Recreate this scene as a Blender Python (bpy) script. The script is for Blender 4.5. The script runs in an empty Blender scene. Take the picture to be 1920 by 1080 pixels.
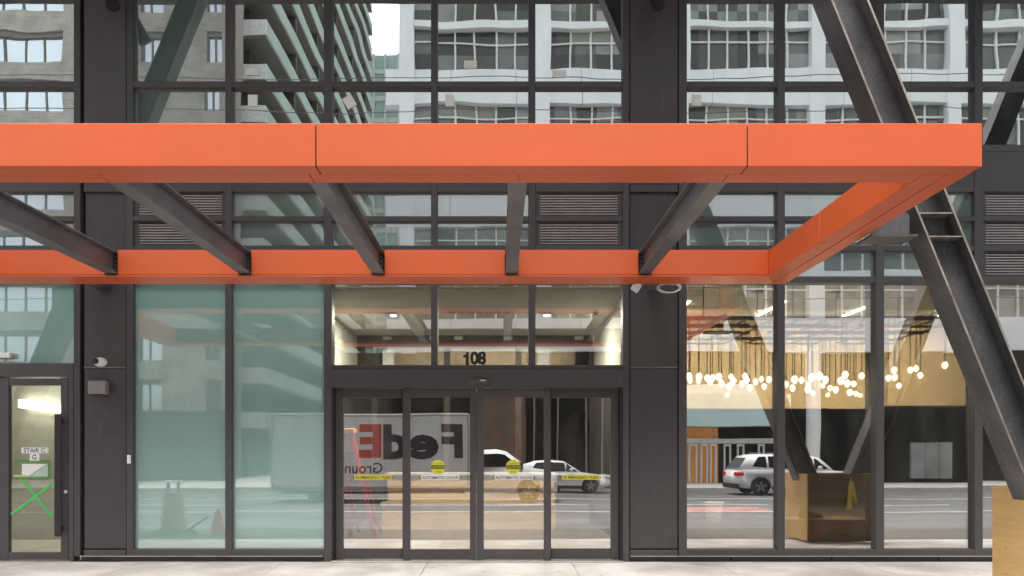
import bpy, bmesh, math, random
from mathutils import Vector, Matrix
R = math.radians
rnd = random.Random(7)
sc = bpy.context.scene
col = sc.collection

# ------------------------------------------------------------------ camera, sky, sun, exposure
F, VX, VY, CH, D = 1392.0, 935.0, 852.0, 1.38, 9.6      # focal px, vanishing point, eye height, distance to glass
cam = bpy.data.cameras.new('camera'); cam_o = bpy.data.objects.new('camera', cam); col.objects.link(cam_o)
cam_o.location = (0, -D, CH); cam_o.rotation_euler = (R(90), 0, 0)
cam.sensor_width = 36; cam.lens = F / 1920 * 36
cam.shift_x = (960 - VX) / 1920; cam.shift_y = (VY - 540) / 1920
cam.clip_start = .05; cam.clip_end = 3000
sc.camera = cam_o

world = bpy.data.worlds.new('World'); sc.world = world; world.use_nodes = True
nt = world.node_tree; bgn = nt.nodes['Background']
sky = nt.nodes.new('ShaderNodeTexSky'); sky.sky_type = 'NISHITA'; sky.sun_disc = False
sky.sun_elevation = R(74); sky.sun_rotation = R(205); sky.dust_density = 4; sky.air_density = 1.0
hs = nt.nodes.new('ShaderNodeHueSaturation'); hs.inputs['Saturation'].default_value = .22
nt.links.new(sky.outputs[0], hs.inputs['Color']); nt.links.new(hs.outputs[0], bgn.inputs['Color'])
bgn.inputs['Strength'].default_value = .15

sun = bpy.data.lights.new('sun', 'SUN'); sun_o = bpy.data.objects.new('sun', sun); col.objects.link(sun_o)
sun.energy = 1.2; sun.angle = R(35); sun.color = (1, .96, .91)
sun_o.rotation_euler = (R(16), 0, R(-25)); sun_o.location = (0, -20, 40)

vs = sc.view_settings; vs.view_transform = 'Standard'; vs.look = 'None'; vs.gamma = 1; vs.exposure = 1.58
sc.cycles.use_denoising = True
sc.cycles.max_bounces = 8; sc.cycles.transparent_max_bounces = 16
sc.cycles.caustics_reflective = False; sc.cycles.caustics_refractive = False
sc.cycles.sample_clamp_indirect = 6

# ------------------------------------------------------------------ materials
def nodes(name):
    m = bpy.data.materials.new(name); m.use_nodes = True
    return m, m.node_tree, m.node_tree.nodes['Principled BSDF']
MATS = {}
def mat(name, c, rough=.55, metal=0., var=.12, scale=6., bump=0., spec=.5, stretch=(1, 1, 1), fine=0., emit=None, es=0., detail=4., ov=0.):
    if name in MATS: return MATS[name]
    m, t, b = nodes(name); N = t.nodes
    tc = N.new('ShaderNodeTexCoord'); mp = N.new('ShaderNodeMapping'); mp.inputs['Scale'].default_value = stretch
    t.links.new(tc.outputs['Object'], mp.inputs['Vector'])
    nz = N.new('ShaderNodeTexNoise'); nz.inputs['Scale'].default_value = scale; nz.inputs['Detail'].default_value = detail
    t.links.new(mp.outputs[0], nz.inputs['Vector'])
    rp = N.new('ShaderNodeValToRGB')
    rp.color_ramp.elements[0].position = .3; rp.color_ramp.elements[1].position = .7
    rp.color_ramp.elements[0].color = tuple(max(0, x * (1 - var)) for x in c) + (1,)
    rp.color_ramp.elements[1].color = tuple(min(1, x * (1 + var)) for x in c) + (1,)
    t.links.new(nz.outputs['Fac'], rp.inputs[0]); out = rp.outputs[0]
    if fine:
        n2 = N.new('ShaderNodeTexNoise'); n2.inputs['Scale'].default_value = scale * 22; n2.inputs['Detail'].default_value = 2
        t.links.new(mp.outputs[0], n2.inputs['Vector'])
        mx = N.new('ShaderNodeMix'); mx.data_type = 'RGBA'; mx.blend_type = 'OVERLAY'; mx.inputs[0].default_value = fine
        t.links.new(out, mx.inputs[6]); t.links.new(n2.outputs['Fac'], mx.inputs[7]); out = mx.outputs[2]
    if ov:
        oi = N.new('ShaderNodeObjectInfo'); mr = N.new('ShaderNodeMapRange'); mr.inputs[3].default_value = 1 - ov; mr.inputs[4].default_value = 1 + ov
        t.links.new(oi.outputs['Random'], mr.inputs[0])
        mv = N.new('ShaderNodeVectorMath'); mv.operation = 'SCALE'; t.links.new(out, mv.inputs[0]); t.links.new(mr.outputs[0], mv.inputs['Scale']); out = mv.outputs[0]
    t.links.new(out, b.inputs['Base Color'])
    b.inputs['Roughness'].default_value = rough; b.inputs['Metallic'].default_value = metal
    b.inputs['Specular IOR Level'].default_value = spec
    if bump:
        bp = N.new('ShaderNodeBump'); bp.inputs['Strength'].default_value = bump; bp.inputs['Distance'].default_value = .01
        n3 = N.new('ShaderNodeTexNoise'); n3.inputs['Scale'].default_value = scale * 8; n3.inputs['Detail'].default_value = 6
        t.links.new(mp.outputs[0], n3.inputs['Vector']); t.links.new(n3.outputs['Fac'], bp.inputs['Height'])
        t.links.new(bp.outputs[0], b.inputs['Normal'])
    if emit:
        b.inputs['Emission Color'].default_value = tuple(emit) + (1,); b.inputs['Emission Strength'].default_value = es
    MATS[name] = m; return m

def wave_normal(t, dist):
    N = t.nodes; tc = N.new('ShaderNodeTexCoord')
    nz = N.new('ShaderNodeTexNoise'); nz.inputs['Scale'].default_value = .75; nz.inputs['Detail'].default_value = 1.5
    t.links.new(tc.outputs['Object'], nz.inputs['Vector'])
    bp = N.new('ShaderNodeBump'); bp.inputs['Strength'].default_value = 1; bp.inputs['Distance'].default_value = dist
    t.links.new(nz.outputs['Fac'], bp.inputs['Height']); return bp
def glass(name, tint, refl, rcol=(1, 1, 1), wave=.0013, dust=.05):
    """thin coated glazing: part of the light is mirrored, the rest goes straight through the tint"""
    m = bpy.data.materials.new(name); m.use_nodes = True; t = m.node_tree; N = t.nodes
    N.remove(N['Principled BSDF']); o = N['Material Output']
    tr = N.new('ShaderNodeBsdfTransparent'); tr.inputs[0].default_value = tuple(tint) + (1,)
    gl = N.new('ShaderNodeBsdfGlossy'); gl.inputs['Roughness'].default_value = 0; gl.inputs[0].default_value = tuple(rcol) + (1,)
    bp = wave_normal(t, wave); t.links.new(bp.outputs[0], gl.inputs['Normal'])
    mx = N.new('ShaderNodeMixShader'); mx.inputs[0].default_value = refl
    t.links.new(tr.outputs[0], mx.inputs[1]); t.links.new(gl.outputs[0], mx.inputs[2])
    df = N.new('ShaderNodeBsdfDiffuse'); df.inputs[0].default_value = (.6, .6, .57, 1)
    tc = N.new('ShaderNodeTexCoord'); mp = N.new('ShaderNodeMapping'); mp.inputs['Scale'].default_value = (2.2, 1, .7); t.links.new(tc.outputs['Object'], mp.inputs[0])
    nz = N.new('ShaderNodeTexNoise'); nz.inputs['Scale'].default_value = 1.6; nz.inputs['Detail'].default_value = 8; t.links.new(mp.outputs[0], nz.inputs['Vector'])
    mr = N.new('ShaderNodeMapRange'); mr.inputs[1].default_value = .4; mr.inputs[2].default_value = .75; mr.inputs[3].default_value = dust * .25; mr.inputs[4].default_value = dust
    t.links.new(nz.outputs['Fac'], mr.inputs[0])
    m2 = N.new('ShaderNodeMixShader'); t.links.new(mr.outputs[0], m2.inputs[0]); t.links.new(mx.outputs[0], m2.inputs[1]); t.links.new(df.outputs[0], m2.inputs[2])
    t.links.new(m2.outputs[0], o.inputs[0])
    MATS[name] = m; return m
def spandrel(name, c, refl, wave=.0013, var=.06):
    """back-painted glazing: opaque paint seen under a mirroring surface"""
    m = bpy.data.materials.new(name); m.use_nodes = True; t = m.node_tree; N = t.nodes
    N.remove(N['Principled BSDF']); o = N['Material Output']
    df = N.new('ShaderNodeBsdfDiffuse'); tc = N.new('ShaderNodeTexCoord')
    nz = N.new('ShaderNodeTexNoise'); nz.inputs['Scale'].default_value = 1.2; nz.inputs['Detail'].default_value = 3
    t.links.new(tc.outputs['Object'], nz.inputs['Vector'])
    rp = N.new('ShaderNodeValToRGB')
    rp.color_ramp.elements[0].color = tuple(x * (1 - var) for x in c) + (1,); rp.color_ramp.elements[1].color = tuple(x * (1 + var) for x in c) + (1,)
    t.links.new(nz.outputs['Fac'], rp.inputs[0]); t.links.new(rp.outputs[0], df.inputs[0])
    gl = N.new('ShaderNodeBsdfGlossy'); gl.inputs['Roughness'].default_value = 0
    bp = wave_normal(t, wave); t.links.new(bp.outputs[0], gl.inputs['Normal'])
    mx = N.new('ShaderNodeMixShader'); mx.inputs[0].default_value = refl
    t.links.new(df.outputs[0], mx.inputs[1]); t.links.new(gl.outputs[0], mx.inputs[2]); t.links.new(mx.outputs[0], o.inputs[0])
    MATS[name] = m; return m
def brick_mat(name, c1, c2, mortar, w, h, rough=.8):
    m, t, b = nodes(name); N = t.nodes
    tc = N.new('ShaderNodeTexCoord'); sp = N.new('ShaderNodeSeparateXYZ'); cb = N.new('ShaderNodeCombineXYZ')
    ad = N.new('ShaderNodeMath'); ad.operation = 'ADD'
    t.links.new(tc.outputs['Object'], sp.inputs[0]); t.links.new(sp.outputs[0], ad.inputs[0]); t.links.new(sp.outputs[1], ad.inputs[1])
    t.links.new(ad.outputs[0], cb.inputs[0]); t.links.new(sp.outputs[2], cb.inputs[1])
    br = N.new('ShaderNodeTexBrick'); br.inputs['Scale'].default_value = 1
    br.inputs['Brick Width'].default_value = w; br.inputs['Row Height'].default_value = h; br.inputs['Mortar Size'].default_value = h * .07
    br.inputs['Color1'].default_value = c1 + (1,); br.inputs['Color2'].default_value = c2 + (1,); br.inputs['Mortar'].default_value = mortar + (1,)
    t.links.new(cb.outputs[0], br.inputs['Vector'])
    nz = N.new('ShaderNodeTexNoise'); nz.inputs['Scale'].default_value = 1.3; nz.inputs['Detail'].default_value = 6
    t.links.new(tc.outputs['Object'], nz.inputs['Vector'])
    mx = N.new('ShaderNodeMix'); mx.data_type = 'RGBA'; mx.blend_type = 'OVERLAY'; mx.inputs[0].default_value = .5
    t.links.new(br.outputs['Color'], mx.inputs[6]); t.links.new(nz.outputs['Fac'], mx.inputs[7])
    t.links.new(mx.outputs[2], b.inputs['Base Color']); b.inputs['Roughness'].default_value = rough
    MATS[name] = m; return m
def emission(name, c, s):
    m, t, b = nodes(name); b.inputs['Base Color'].default_value = (.9, .88, .82, 1)
    b.inputs['Emission Color'].default_value = tuple(c) + (1,); b.inputs['Emission Strength'].default_value = s
    MATS[name] = m; return m

M_FRAME = mat('dark_bronze_aluminium', (.078, .071, .073), .46, 0, .07, .9, 0, .45, (1, 1, .35), .12, ov=.07)
M_COVER = mat('bronze_column_cladding', (.071, .064, .065), .40, 0, .14, .7, 0, .5, (1, 1, .5), .14, ov=.08)
M_BLACK = mat('black_gasket', (.012, .011, .012), .6, 0, .1)
M_KICK = mat('dark_stone_base', (.045, .042, .046), .5, 0, .25, 3, .1, .5, (1, 1, 1), .3)
M_ORANGE = mat('orange_painted_panel', (.70, .118, .030), .42, 0, .06, .5, .02, .7, (1, 1, 1), .05, ov=.03)
M_STEEL = mat('grey_painted_steel', (.175, .163, .166), .42, .25, .22, 2.2, .12, .5, (1, 1, 1), .3)
M_STEEL_DK = mat('dark_primed_steel', (.118, .114, .117), .45, .3, .4, 2.6, .2, .5, (1, 1, .6), .45)
def scuffs(m_, c, sc_, thr):
    t = m_.node_tree; N = t.nodes; b = N['Principled BSDF']; src = b.inputs['Base Color'].links[0].from_socket
    tc = N.new('ShaderNodeTexCoord'); mp = N.new('ShaderNodeMapping'); mp.inputs['Scale'].default_value = (1, 1, .22); mp.inputs['Rotation'].default_value = (.3, .5, .2)
    nz = N.new('ShaderNodeTexNoise'); nz.inputs['Scale'].default_value = sc_; nz.inputs['Detail'].default_value = 9; nz.inputs['Roughness'].default_value = .7; nz.inputs['Distortion'].default_value = 1.2
    t.links.new(tc.outputs['Object'], mp.inputs[0]); t.links.new(mp.outputs[0], nz.inputs['Vector'])
    rp = N.new('ShaderNodeValToRGB'); rp.color_ramp.elements[0].position = thr; rp.color_ramp.elements[1].position = thr + .1; t.links.new(nz.outputs['Fac'], rp.inputs[0])
    mx = N.new('ShaderNodeMix'); mx.data_type = 'RGBA'; t.links.new(rp.outputs[0], mx.inputs[0]); t.links.new(src, mx.inputs[6]); mx.inputs[7].default_value = c + (1,)
    t.links.new(mx.outputs[2], b.inputs['Base Color'])
scuffs(M_STEEL_DK, (.26, .23, .20), 4.5, .64); scuffs(M_STEEL, (.32, .30, .28), 5, .66); scuffs(M_COVER, (.13, .12, .118), 2.2, .64)
M_EDGE = mat('bare_steel_edge', (.42, .37, .31), .35, .6, .35, 7, 0, .5)
M_PLY = mat('plywood', (.66, .43, .18), .7, 0, .09, 3.5, .12, .3, (.5, .5, 7), .25, detail=8, ov=.05)
M_CONC = mat('light_concrete', (.60, .57, .535), .85, 0, .12, 1.7, .25, .3, (1, 1, 1), .35)
M_ASPH = mat('asphalt', (.135, .135, .137), .75, 0, .22, .8, .3, .4, (.4, 1, 1), .5)
M_WPAINT = mat('road_paint', (.72, .72, .70), .7, 0, .2, 5)
M_WHITE = mat('white_plastic', (.80, .79, .76), .45, 0, .04)
M_PAPER = mat('paper', (.90, .94, .88), .8, 0, .05)
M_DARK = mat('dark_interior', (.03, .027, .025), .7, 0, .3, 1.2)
M_CEIL = mat('lobby_ceiling_paint', (.62, .59, .53), .8, 0, .05, .6)
M_TAN = mat('tan_wood_panel', (.60, .455, .275), .5, 0, .10, 1.5, .05, .4, (6, 6, .5), .1)
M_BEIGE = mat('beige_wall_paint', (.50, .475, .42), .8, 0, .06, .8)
M_LFLOOR = mat('lobby_floor_tile', (.17, .16, .15), .35, 0, .12, 1.2)
G_UP = glass('upper_glazing', (.66, .68, .62), .82, (.94, 1, .97), .0027, .12)
G_LOB = glass('lobby_glazing', (.80, .80, .75), .48)
G_DOOR = glass('door_glazing', (.82, .81, .76), .43)
G_TRAN = glass('transom_glazing', (.72, .72, .67), .34)
G_STAIR = glass('stair_door_glazing', (.80, .80, .70), .10)
G_TEAL = spandrel('teal_back_painted_glass', (.36, .565, .515), .34, .0011)
G_UPT = spandrel('upper_teal_film_glass', (.24, .34, .31), .58)
G_MID = spandrel('teal_spandrel_glass', (.27, .37, .345), .50, .0020)

# ------------------------------------------------------------------ helpers
class MB:
    def __init__(s): s.v = []; s.f = []; s.mi = []
    def add(s, vs_, fs, mi=0):
        n = len(s.v); s.v += [tuple(p) for p in vs_]; s.f += [tuple(i + n for i in f) for f in fs]; s.mi += [mi] * len(fs); return s
    def box(s, x0, x1, y0, y1, z0, z1, mi=0):
        x0, x1 = min(x0, x1), max(x0, x1); y0, y1 = min(y0, y1), max(y0, y1); z0, z1 = min(z0, z1), max(z0, z1)
        return s.add([(x0, y0, z0), (x1, y0, z0), (x1, y1, z0), (x0, y1, z0), (x0, y0, z1), (x1, y0, z1), (x1, y1, z1), (x0, y1, z1)],
                     [(0, 3, 2, 1), (4, 5, 6, 7), (0, 1, 5, 4), (1, 2, 6, 5), (2, 3, 7, 6), (3, 0, 4, 7)], mi)
    def beam(s, p0, p1, a, a0, a1, b, b0, b1, mi=0):
        p0, p1, a, b = map(Vector, (p0, p1, a, b))
        q = [p + a * i + b * j for p in (p0, p1) for i, j in ((a0, b0), (a1, b0), (a1, b1), (a0, b1))]
        return s.add(q, [(0, 1, 2, 3), (7, 6, 5, 4), (0, 4, 5, 1), (1, 5, 6, 2), (2, 6, 7, 3), (3, 7, 4, 0)], mi)
    def quad(s, pts, mi=0): return s.add(pts, [tuple(range(len(pts)))], mi)
    def prism(s, poly, y0, y1, mi=0, fn=None):
        """(x,z) outline pushed along Y; fn(x,z) gives the inset of each end"""
        n = len(poly); fn = fn or (lambda x, z: 0)
        vs_ = [(x, y0 + fn(x, z), z) for x, z in poly] + [(x, y1 - fn(x, z), z) for x, z in poly]
        fs = [tuple(range(n)), tuple(range(2 * n - 1, n - 1, -1))] + [(i, i + n, (i + 1) % n + n, (i + 1) % n) for i in range(n)]
        return s.add(vs_, fs, mi)
    def tube(s, p0, p1, r0, r1=None, n=8, cap=True, mi=0):
        r1 = r0 if r1 is None else r1; p0, p1 = Vector(p0), Vector(p1); d = (p1 - p0).normalized()
        u = d.orthogonal().normalized(); w = d.cross(u)
        vs_ = [p + (u * math.cos(2 * math.pi * i / n) + w * math.sin(2 * math.pi * i / n)) * r for p, r in ((p0, r0), (p1, r1)) for i in range(n)]
        fs = [(i, (i + 1) % n, (i + 1) % n + n, i + n) for i in range(n)]
        if cap: fs += [tuple(range(n - 1, -1, -1)), tuple(range(n, 2 * n))]
        return s.add(vs_, fs, mi)
    def path(s, pts, r, n=6, mi=0):
        for a, b in zip(pts, pts[1:]): s.tube(a, b, r, n=n, mi=mi)
        return s
    def lathe(s, c, prof, n=16, axis='z', mi=0):
        vs_ = []
        for r, h in prof:
            for i in range(n):
                a = 2 * math.pi * i / n
                p = (r * math.cos(a), r * math.sin(a), h)
                if axis == 'y': p = (p[0], p[2], p[1])
                if axis == 'x': p = (p[2], p[0], p[1])
                vs_.append((c[0] + p[0], c[1] + p[1], c[2] + p[2]))
        k = len(prof); fs = [(j * n + i, j * n + (i + 1) % n, (j + 1) * n + (i + 1) % n, (j + 1) * n + i) for j in range(k - 1) for i in range(n)]
        fs += [tuple(range(n - 1, -1, -1)), tuple(range((k - 1) * n, k * n))]
        return s.add(vs_, fs, mi)
    def build(s, name, m, parent=None, bevel=0, smooth=False, seg=1):
        me = bpy.data.meshes.new(name); me.from_pydata(s.v, [], s.f)
        ms = m if isinstance(m, (list, tuple)) else [m]
        for q in ms: me.materials.append(q)
        if len(ms) > 1: me.polygons.foreach_set('material_index', s.mi)
        bm = bmesh.new(); bm.from_mesh(me)
        bmesh.ops.recalc_face_normals(bm, faces=bm.faces)
        if bevel:
            ed = [e for e in bm.edges if e.is_manifold and e.calc_face_angle(0) > R(25)]
            bmesh.ops.bevel(bm, geom=ed, offset=bevel, segments=seg, affect='EDGES', clamp_overlap=True)
        bm.to_mesh(me); bm.free()
        if smooth: me.shade_smooth()
        return put(name, me, parent)
WL = {}
def put(name, data, parent=None, loc=None):
    o = bpy.data.objects.new(name, data); col.objects.link(o)
    if parent:
        o.parent = parent
        if data is not None: o.location = -WL.get(parent.name, Vector((0, 0, 0)))
        WL[o.name] = Vector((0, 0, 0))
    return o
def thing(name, loc, label, cat, group=None):
    o = bpy.data.objects.new(name, None); col.objects.link(o); o.location = loc; o.empty_display_size = .2
    WL[o.name] = Vector(loc); return tag(o, label, cat, group)
def tag(o, label, cat, group=None):
    o['label'] = label; o['category'] = cat
    if group: o['group'] = group
    return o
def struct(o): o['kind'] = 'structure'; return o
def stuff(o): o['kind'] = 'stuff'; return o
def X(px, d=D): return (px - VX) / F * d
def Z(py, d=D): return CH + (VY - py) / F * d
def text_mesh(name, body, size, m, parent, origin, right, up, bold=.0, sx=1., align='CENTER', spacing=1.):
    """flat lettering standing on a plane: origin, reading direction, up"""
    cu = bpy.data.curves.new(name, 'FONT'); cu.body = body; cu.size = size; cu.align_x = align; cu.offset = bold; cu.space_character = spacing
    cu.resolution_u = 3
    tmp = bpy.data.objects.new(name + '_tmp', cu); col.objects.link(tmp)
    me = bpy.data.meshes.new_from_object(tmp.evaluated_get(bpy.context.evaluated_depsgraph_get()))
    bpy.data.objects.remove(tmp); bpy.data.curves.remove(cu)
    r, u = Vector(right).normalized(), Vector(up).normalized()
    for v in me.vertices: v.co = Vector(origin) + r * (v.co.x * sx) + u * v.co.y
    me.materials.clear(); me.materials.append(m)
    return put(name, me, parent)

# ------------------------------------------------------------------ ground: pavement, kerb, road
KERB_Y, ROAD_Z = -4.55, -.30
FAR_KERB = -24.6
gx0, gx1 = -70, 70
struct(MB().box(gx0, gx1, -120, 120, -.75, -.55).build('ground', M_CONC))
road = struct(MB().box(gx0, gx1, FAR_KERB, KERB_Y - .16, -.5, ROAD_Z).build('road', M_ASPH))
MB().box(-9, 2.5, -9.4, -6.2, ROAD_Z - .05, ROAD_Z + .004).build('asphalt_patch', mat('old_asphalt', (.16, .158, .155), .8, 0, .25, 1.2, .3, .4, (.4, 1, 1), .5), road)
MB().box(4.8, 8.2, -13.9, -12.3, ROAD_Z - .05, ROAD_Z + .004).build('red_paint_patch', mat('worn_red_road_paint', (.40, .20, .18), .8, 0, .45, 2.5, .2, .3, (.4, 1, 1), .5), road)
for (a, b, y0, y1) in ((-40, 40, -12.15, -12.0), (-40, 40, -18.4, -18.27)):
    MB().box(a, b, y0, y1, ROAD_Z - .05, ROAD_Z + .006).build('lane_line', M_WPAINT, road)
for k in range(12):
    MB().box(-36 + k * 6, -33 + k * 6, -15.1, -14.97, ROAD_Z - .05, ROAD_Z + .006).build('lane_dash', M_WPAINT, road)
kerb = struct(MB().box(gx0, gx1, KERB_Y - .16, KERB_Y, -.5, -.075).build('kerb', M_CONC, bevel=.02))
struct(MB().box(gx0, gx1, FAR_KERB - .16, FAR_KERB, -.5, -.15).build('far_kerb', M_CONC))
struct(MB().box(gx0, gx1, -60, FAR_KERB - .16, -.5, -.16).build('far_pavement', M_CONC))
pav = struct(MB().box(gx0, gx1, KERB_Y, 0.25, -.5, -.045).build('pavement', mat('joint_mortar', (.10, .095, .09), .9)))
slab_x = [X(267, 9.55) + k * 1.838 for k in range(-9, 16)]
slab_y = [(KERB_Y + .004, -3.1), (-3.092, -1.62), (-1.612, -.055)]
M_SLABS = [mat('concrete_slab_%s' % 'abc'[i], (.62 + .02 * i, .575 + .02 * i, .545 + .018 * i), .85, 0, .10, 1.4 + .5 * i, .25, .3, (1, 1, 1), .30) for i in range(3)]
for m_ in M_SLABS:
    t = m_.node_tree; b = t.nodes['Principled BSDF']; l_ = b.inputs['Base Color'].links[0]; src = l_.from_socket
    tc = t.nodes.new('ShaderNodeTexCoord'); vo = t.nodes.new('ShaderNodeTexVoronoi'); vo.inputs['Scale'].default_value = 2.6; vo.inputs['Randomness'].default_value = 1
    t.links.new(tc.outputs['Object'], vo.inputs['Vector'])
    rp = t.nodes.new('ShaderNodeValToRGB'); rp.color_ramp.elements[0].position = .05; rp.color_ramp.elements[1].position = .075
    rp.color_ramp.elements[0].color = (.35, .34, .33, 1); rp.color_ramp.elements[1].color = (1, 1, 1, 1); t.links.new(vo.outputs['Distance'], rp.inputs[0])
    n2 = t.nodes.new('ShaderNodeTexNoise'); n2.inputs['Scale'].default_value = .9; n2.inputs['Detail'].default_value = 7; t.links.new(tc.outputs['Object'], n2.inputs['Vector'])
    r2 = t.nodes.new('ShaderNodeValToRGB'); r2.color_ramp.elements[0].position = .35; r2.color_ramp.elements[1].position = .6
    r2.color_ramp.elements[0].color = (.66, .64, .61, 1); r2.color_ramp.elements[1].color = (1, 1, 1, 1); t.links.new(n2.outputs['Fac'], r2.inputs[0])
    for fac, o_ in ((.8, rp.outputs[0]), (1, r2.outputs[0])):
        mx = t.nodes.new('ShaderNodeMix'); mx.data_type = 'RGBA'; mx.blend_type = 'MULTIPLY'; mx.inputs[0].default_value = fac
        t.links.new(src, mx.inputs[6]); t.links.new(o_, mx.inputs[7]); src = mx.outputs[2]
    t.links.new(src, b.inputs['Base Color'])
for x in slab_x:
    for (y0, y1) in slab_y:
        za, zb = 0.016 * y0, 0.016 * y1
        m = MB(); x0, x1 = x + .004, x + 1.834
        m.add([(x0, y0, -.06), (x1, y0, -.06), (x1, y1, -.06), (x0, y1, -.06), (x0, y0, za), (x1, y0, za), (x1, y1, zb), (x0, y1, zb)],
              [(0, 3, 2, 1), (4, 5, 6, 7), (0, 1, 5, 4), (1, 2, 6, 5), (2, 3, 7, 6), (3, 0, 4, 7)])
        m.build('paving_slab', rnd.choice(M_SLABS), pav)

# ------------------------------------------------------------------ the glazed building
DF = 9.55                                     # plane of the frames' front faces
YF, YG = DF - D, .03                          # frame face, glass plane
bld = thing('glazed_building', (0, 0, 0), 'dark framed glass building front with sliding entrance doors numbered 108', 'building')
fx = lambda p: X(p, DF)
fz = lambda p: Z(p, DF)
VERT = [(-128, -114), (138, 150), (237, 249), (422, 434), (607, 622), (808, 820), (991, 1004), (1168, 1180), (1273, 1288), (1458, 1472), (1643, 1658), (1828, 1843), (2005, 2020)]
ROWS_H = [(-52, -40), (152, 163), (271, 283), (344, 359), (405, 414), (460, 470), (518, 530), (1030, 1043)]
TOP, BASE = -52, 1043
for i, (a, b) in enumerate(VERT):
    bot = 684 if i in (5, 6) else (1056 if i in (4, 7) else BASE)
    MB().box(fx(a), fx(b), YF, .14, fz(bot), fz(TOP)).build('mullion', M_FRAME, bld, bevel=.003)
BAYS = [(VERT[i][1], VERT[i + 1][0]) for i in range(len(VERT) - 1)]
COLS = (1, 7)                                 # bays that are column covers
kinds = {}
for bi, (a, b) in enumerate(BAYS):
    if bi in COLS: continue
    for ri, (t, q) in enumerate(ROWS_H):
        if ri == 7 and bi in (0, 4, 5, 6): continue
        MB().box(fx(a) + .001, fx(b) - .001, YF + .004, .13, fz(q), fz(t)).build('transom_bar', M_FRAME, bld, bevel=.003)
    MB().box(fx(a) + .001, fx(b) - .001, YF + .012, .10, fz(344) + .001, fz(283) - .001).build('spandrel_panel', M_FRAME, bld)
def pane(bi, t, q, m, name='window_pane', a=None, b=None, tilt=.0006):
    a = BAYS[bi][0] if a is None else a; b = BAYS[bi][1] if b is None else b
    x0, x1, z0, z1 = fx(a) - .02, fx(b) + .02, fz(q) - .02, fz(t) + .02
    o = MB().box(x0, x1, YG - .006, YG + .006, z0, z1)
    cx, cz = (x0 + x1) / 2, (z0 + z1) / 2; ta, tb = rnd.gauss(0, tilt), rnd.gauss(0, tilt)
    o.v = [(x, y + ta * (x - cx) + tb * (z - cz), z) for x, y, z in o.v]
    return o.build(name, m, bld)
ROW_GAPS = {'R1': (-40, 152), 'R2': (163, 271), 'R3': (359, 405), 'R4': (414, 460), 'R5': (470, 518), 'R6': (530, 1030)}
def louvre(bi, t, q):
    a, b = BAYS[bi]; x0, x1, z0, z1 = fx(a), fx(b), fz(q), fz(t)
    fr = MB(); w = .055
    for (p, r_, s_, u) in ((x0, x0 + w, z0, z1), (x1 - w, x1, z0, z1), (x0 + w, x1 - w, z0, z0 + .02), (x0 + w, x1 - w, z1 - .02, z1)):
        fr.box(p + .001, r_ - .001, YF + .03, .1, s_ + .001, u - .001)
    lo = fr.build('louvre', M_FRAME, bld)
    MB().box(x0 + .01, x1 - .01, .085, .095, z0 + .01, z1 - .01).build('backing', M_BLACK, lo)
    n = max(5, int((z1 - z0 - .04) / .033)); sl = MB()
    for k in range(n):
        z = z0 + .022 + (k + .5) * (z1 - z0 - .044) / n
        sl.add([(x0 + w, YF + .040, z + .006), (x1 - w, YF + .040, z + .006), (x1 - w, .05, z - .013), (x0 + w, .05, z - .013),
                (x0 + w, YF + .040, z - .008), (x1 - w, YF + .040, z - .008), (x1 - w, .05, z - .017), (x0 + w, .05, z - .017)],
               [(0, 3, 2, 1), (4, 5, 6, 7), (0, 1, 5, 4), (1, 2, 6, 5), (2, 3, 7, 6), (3, 0, 4, 7)])
    stuff(sl.build('slat', mat('louvre_blade', (.40, .37, .365), .45, .1, .1), lo))
for bi in range(len(BAYS)):
    if bi in COLS: continue
    for rn, (t, q) in ROW_GAPS.items():
        if rn in ('R1', 'R2'): pane(bi, t, q, G_UPT if bi == 2 else G_UP)
        elif rn in ('R3', 'R4'):
            if bi in (2, 6, 11): louvre(bi, t, q)
            else: pane(bi, t, q, G_MID)
        elif rn == 'R5':
            louvre(bi, t, q) if bi == 11 else pane(bi, t, q, G_MID)
        elif bi in (2, 3): pane(bi, t, q, G_TEAL)
        elif bi in (8, 9, 10, 11): pane(bi, t, q, G_LOB)
        elif bi in (4, 5, 6): pane(bi, 530, 682, G_TRAN, 'transom_pane')
        elif bi == 0: pane(bi, 530, 680, G_TEAL, 'transom_pane')
# column covers
for (a, b, mm) in ((150, 237, M_COVER), (1180, 1273, M_COVER)):
    xa, xb = fx(a), fx(b)
    MB().box(xa, xb, .06, .16, fz(BASE), fz(TOP)).build('column_backing', M_BLACK, bld)
    g = .045 if a == 150 else .012
    for (t, q, y) in ((TOP, 345, YF + .01), (345, 359, YF + .004), (359, 529, YF + .045), (529, 687.5, YF + .016), (689.5, 1029, YF + .018), (1031, BASE, YF + .004)):
        MB().box(xa + g, xb - .012, y, .06, fz(q), fz(t) - .002).build('column_cover', mm, bld, bevel=.004)
    MB().box(xa + g, xb - .012, YF + .006, .05, fz(689.3), fz(687.7)).build('reveal_trim', mat('brushed_trim', (.35, .32, .31), .35, .7, .1), bld)
# kick plates
for (a, b) in ((150, 606), (1181, 1370), (1372, 1560), (1562, 1760), (1762, 2010)):
    MB().box(fx(a) + .002, fx(b) - .002, YF + .02, .12, .004, fz(BASE) - .003).build('kick_plate', M_KICK, bld, bevel=.004)
M_SILL = mat('aluminium_sill_edge', (.55, .51, .49), .35, .6, .1)
for (a, b) in ((150, 606), (1181, 2010)):
    MB().box(fx(a) + .004, fx(b) - .004, YF - .012, YF + .02, fz(BASE + .6), fz(BASE - .9)).build('sill_edge', M_SILL, bld)
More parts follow.
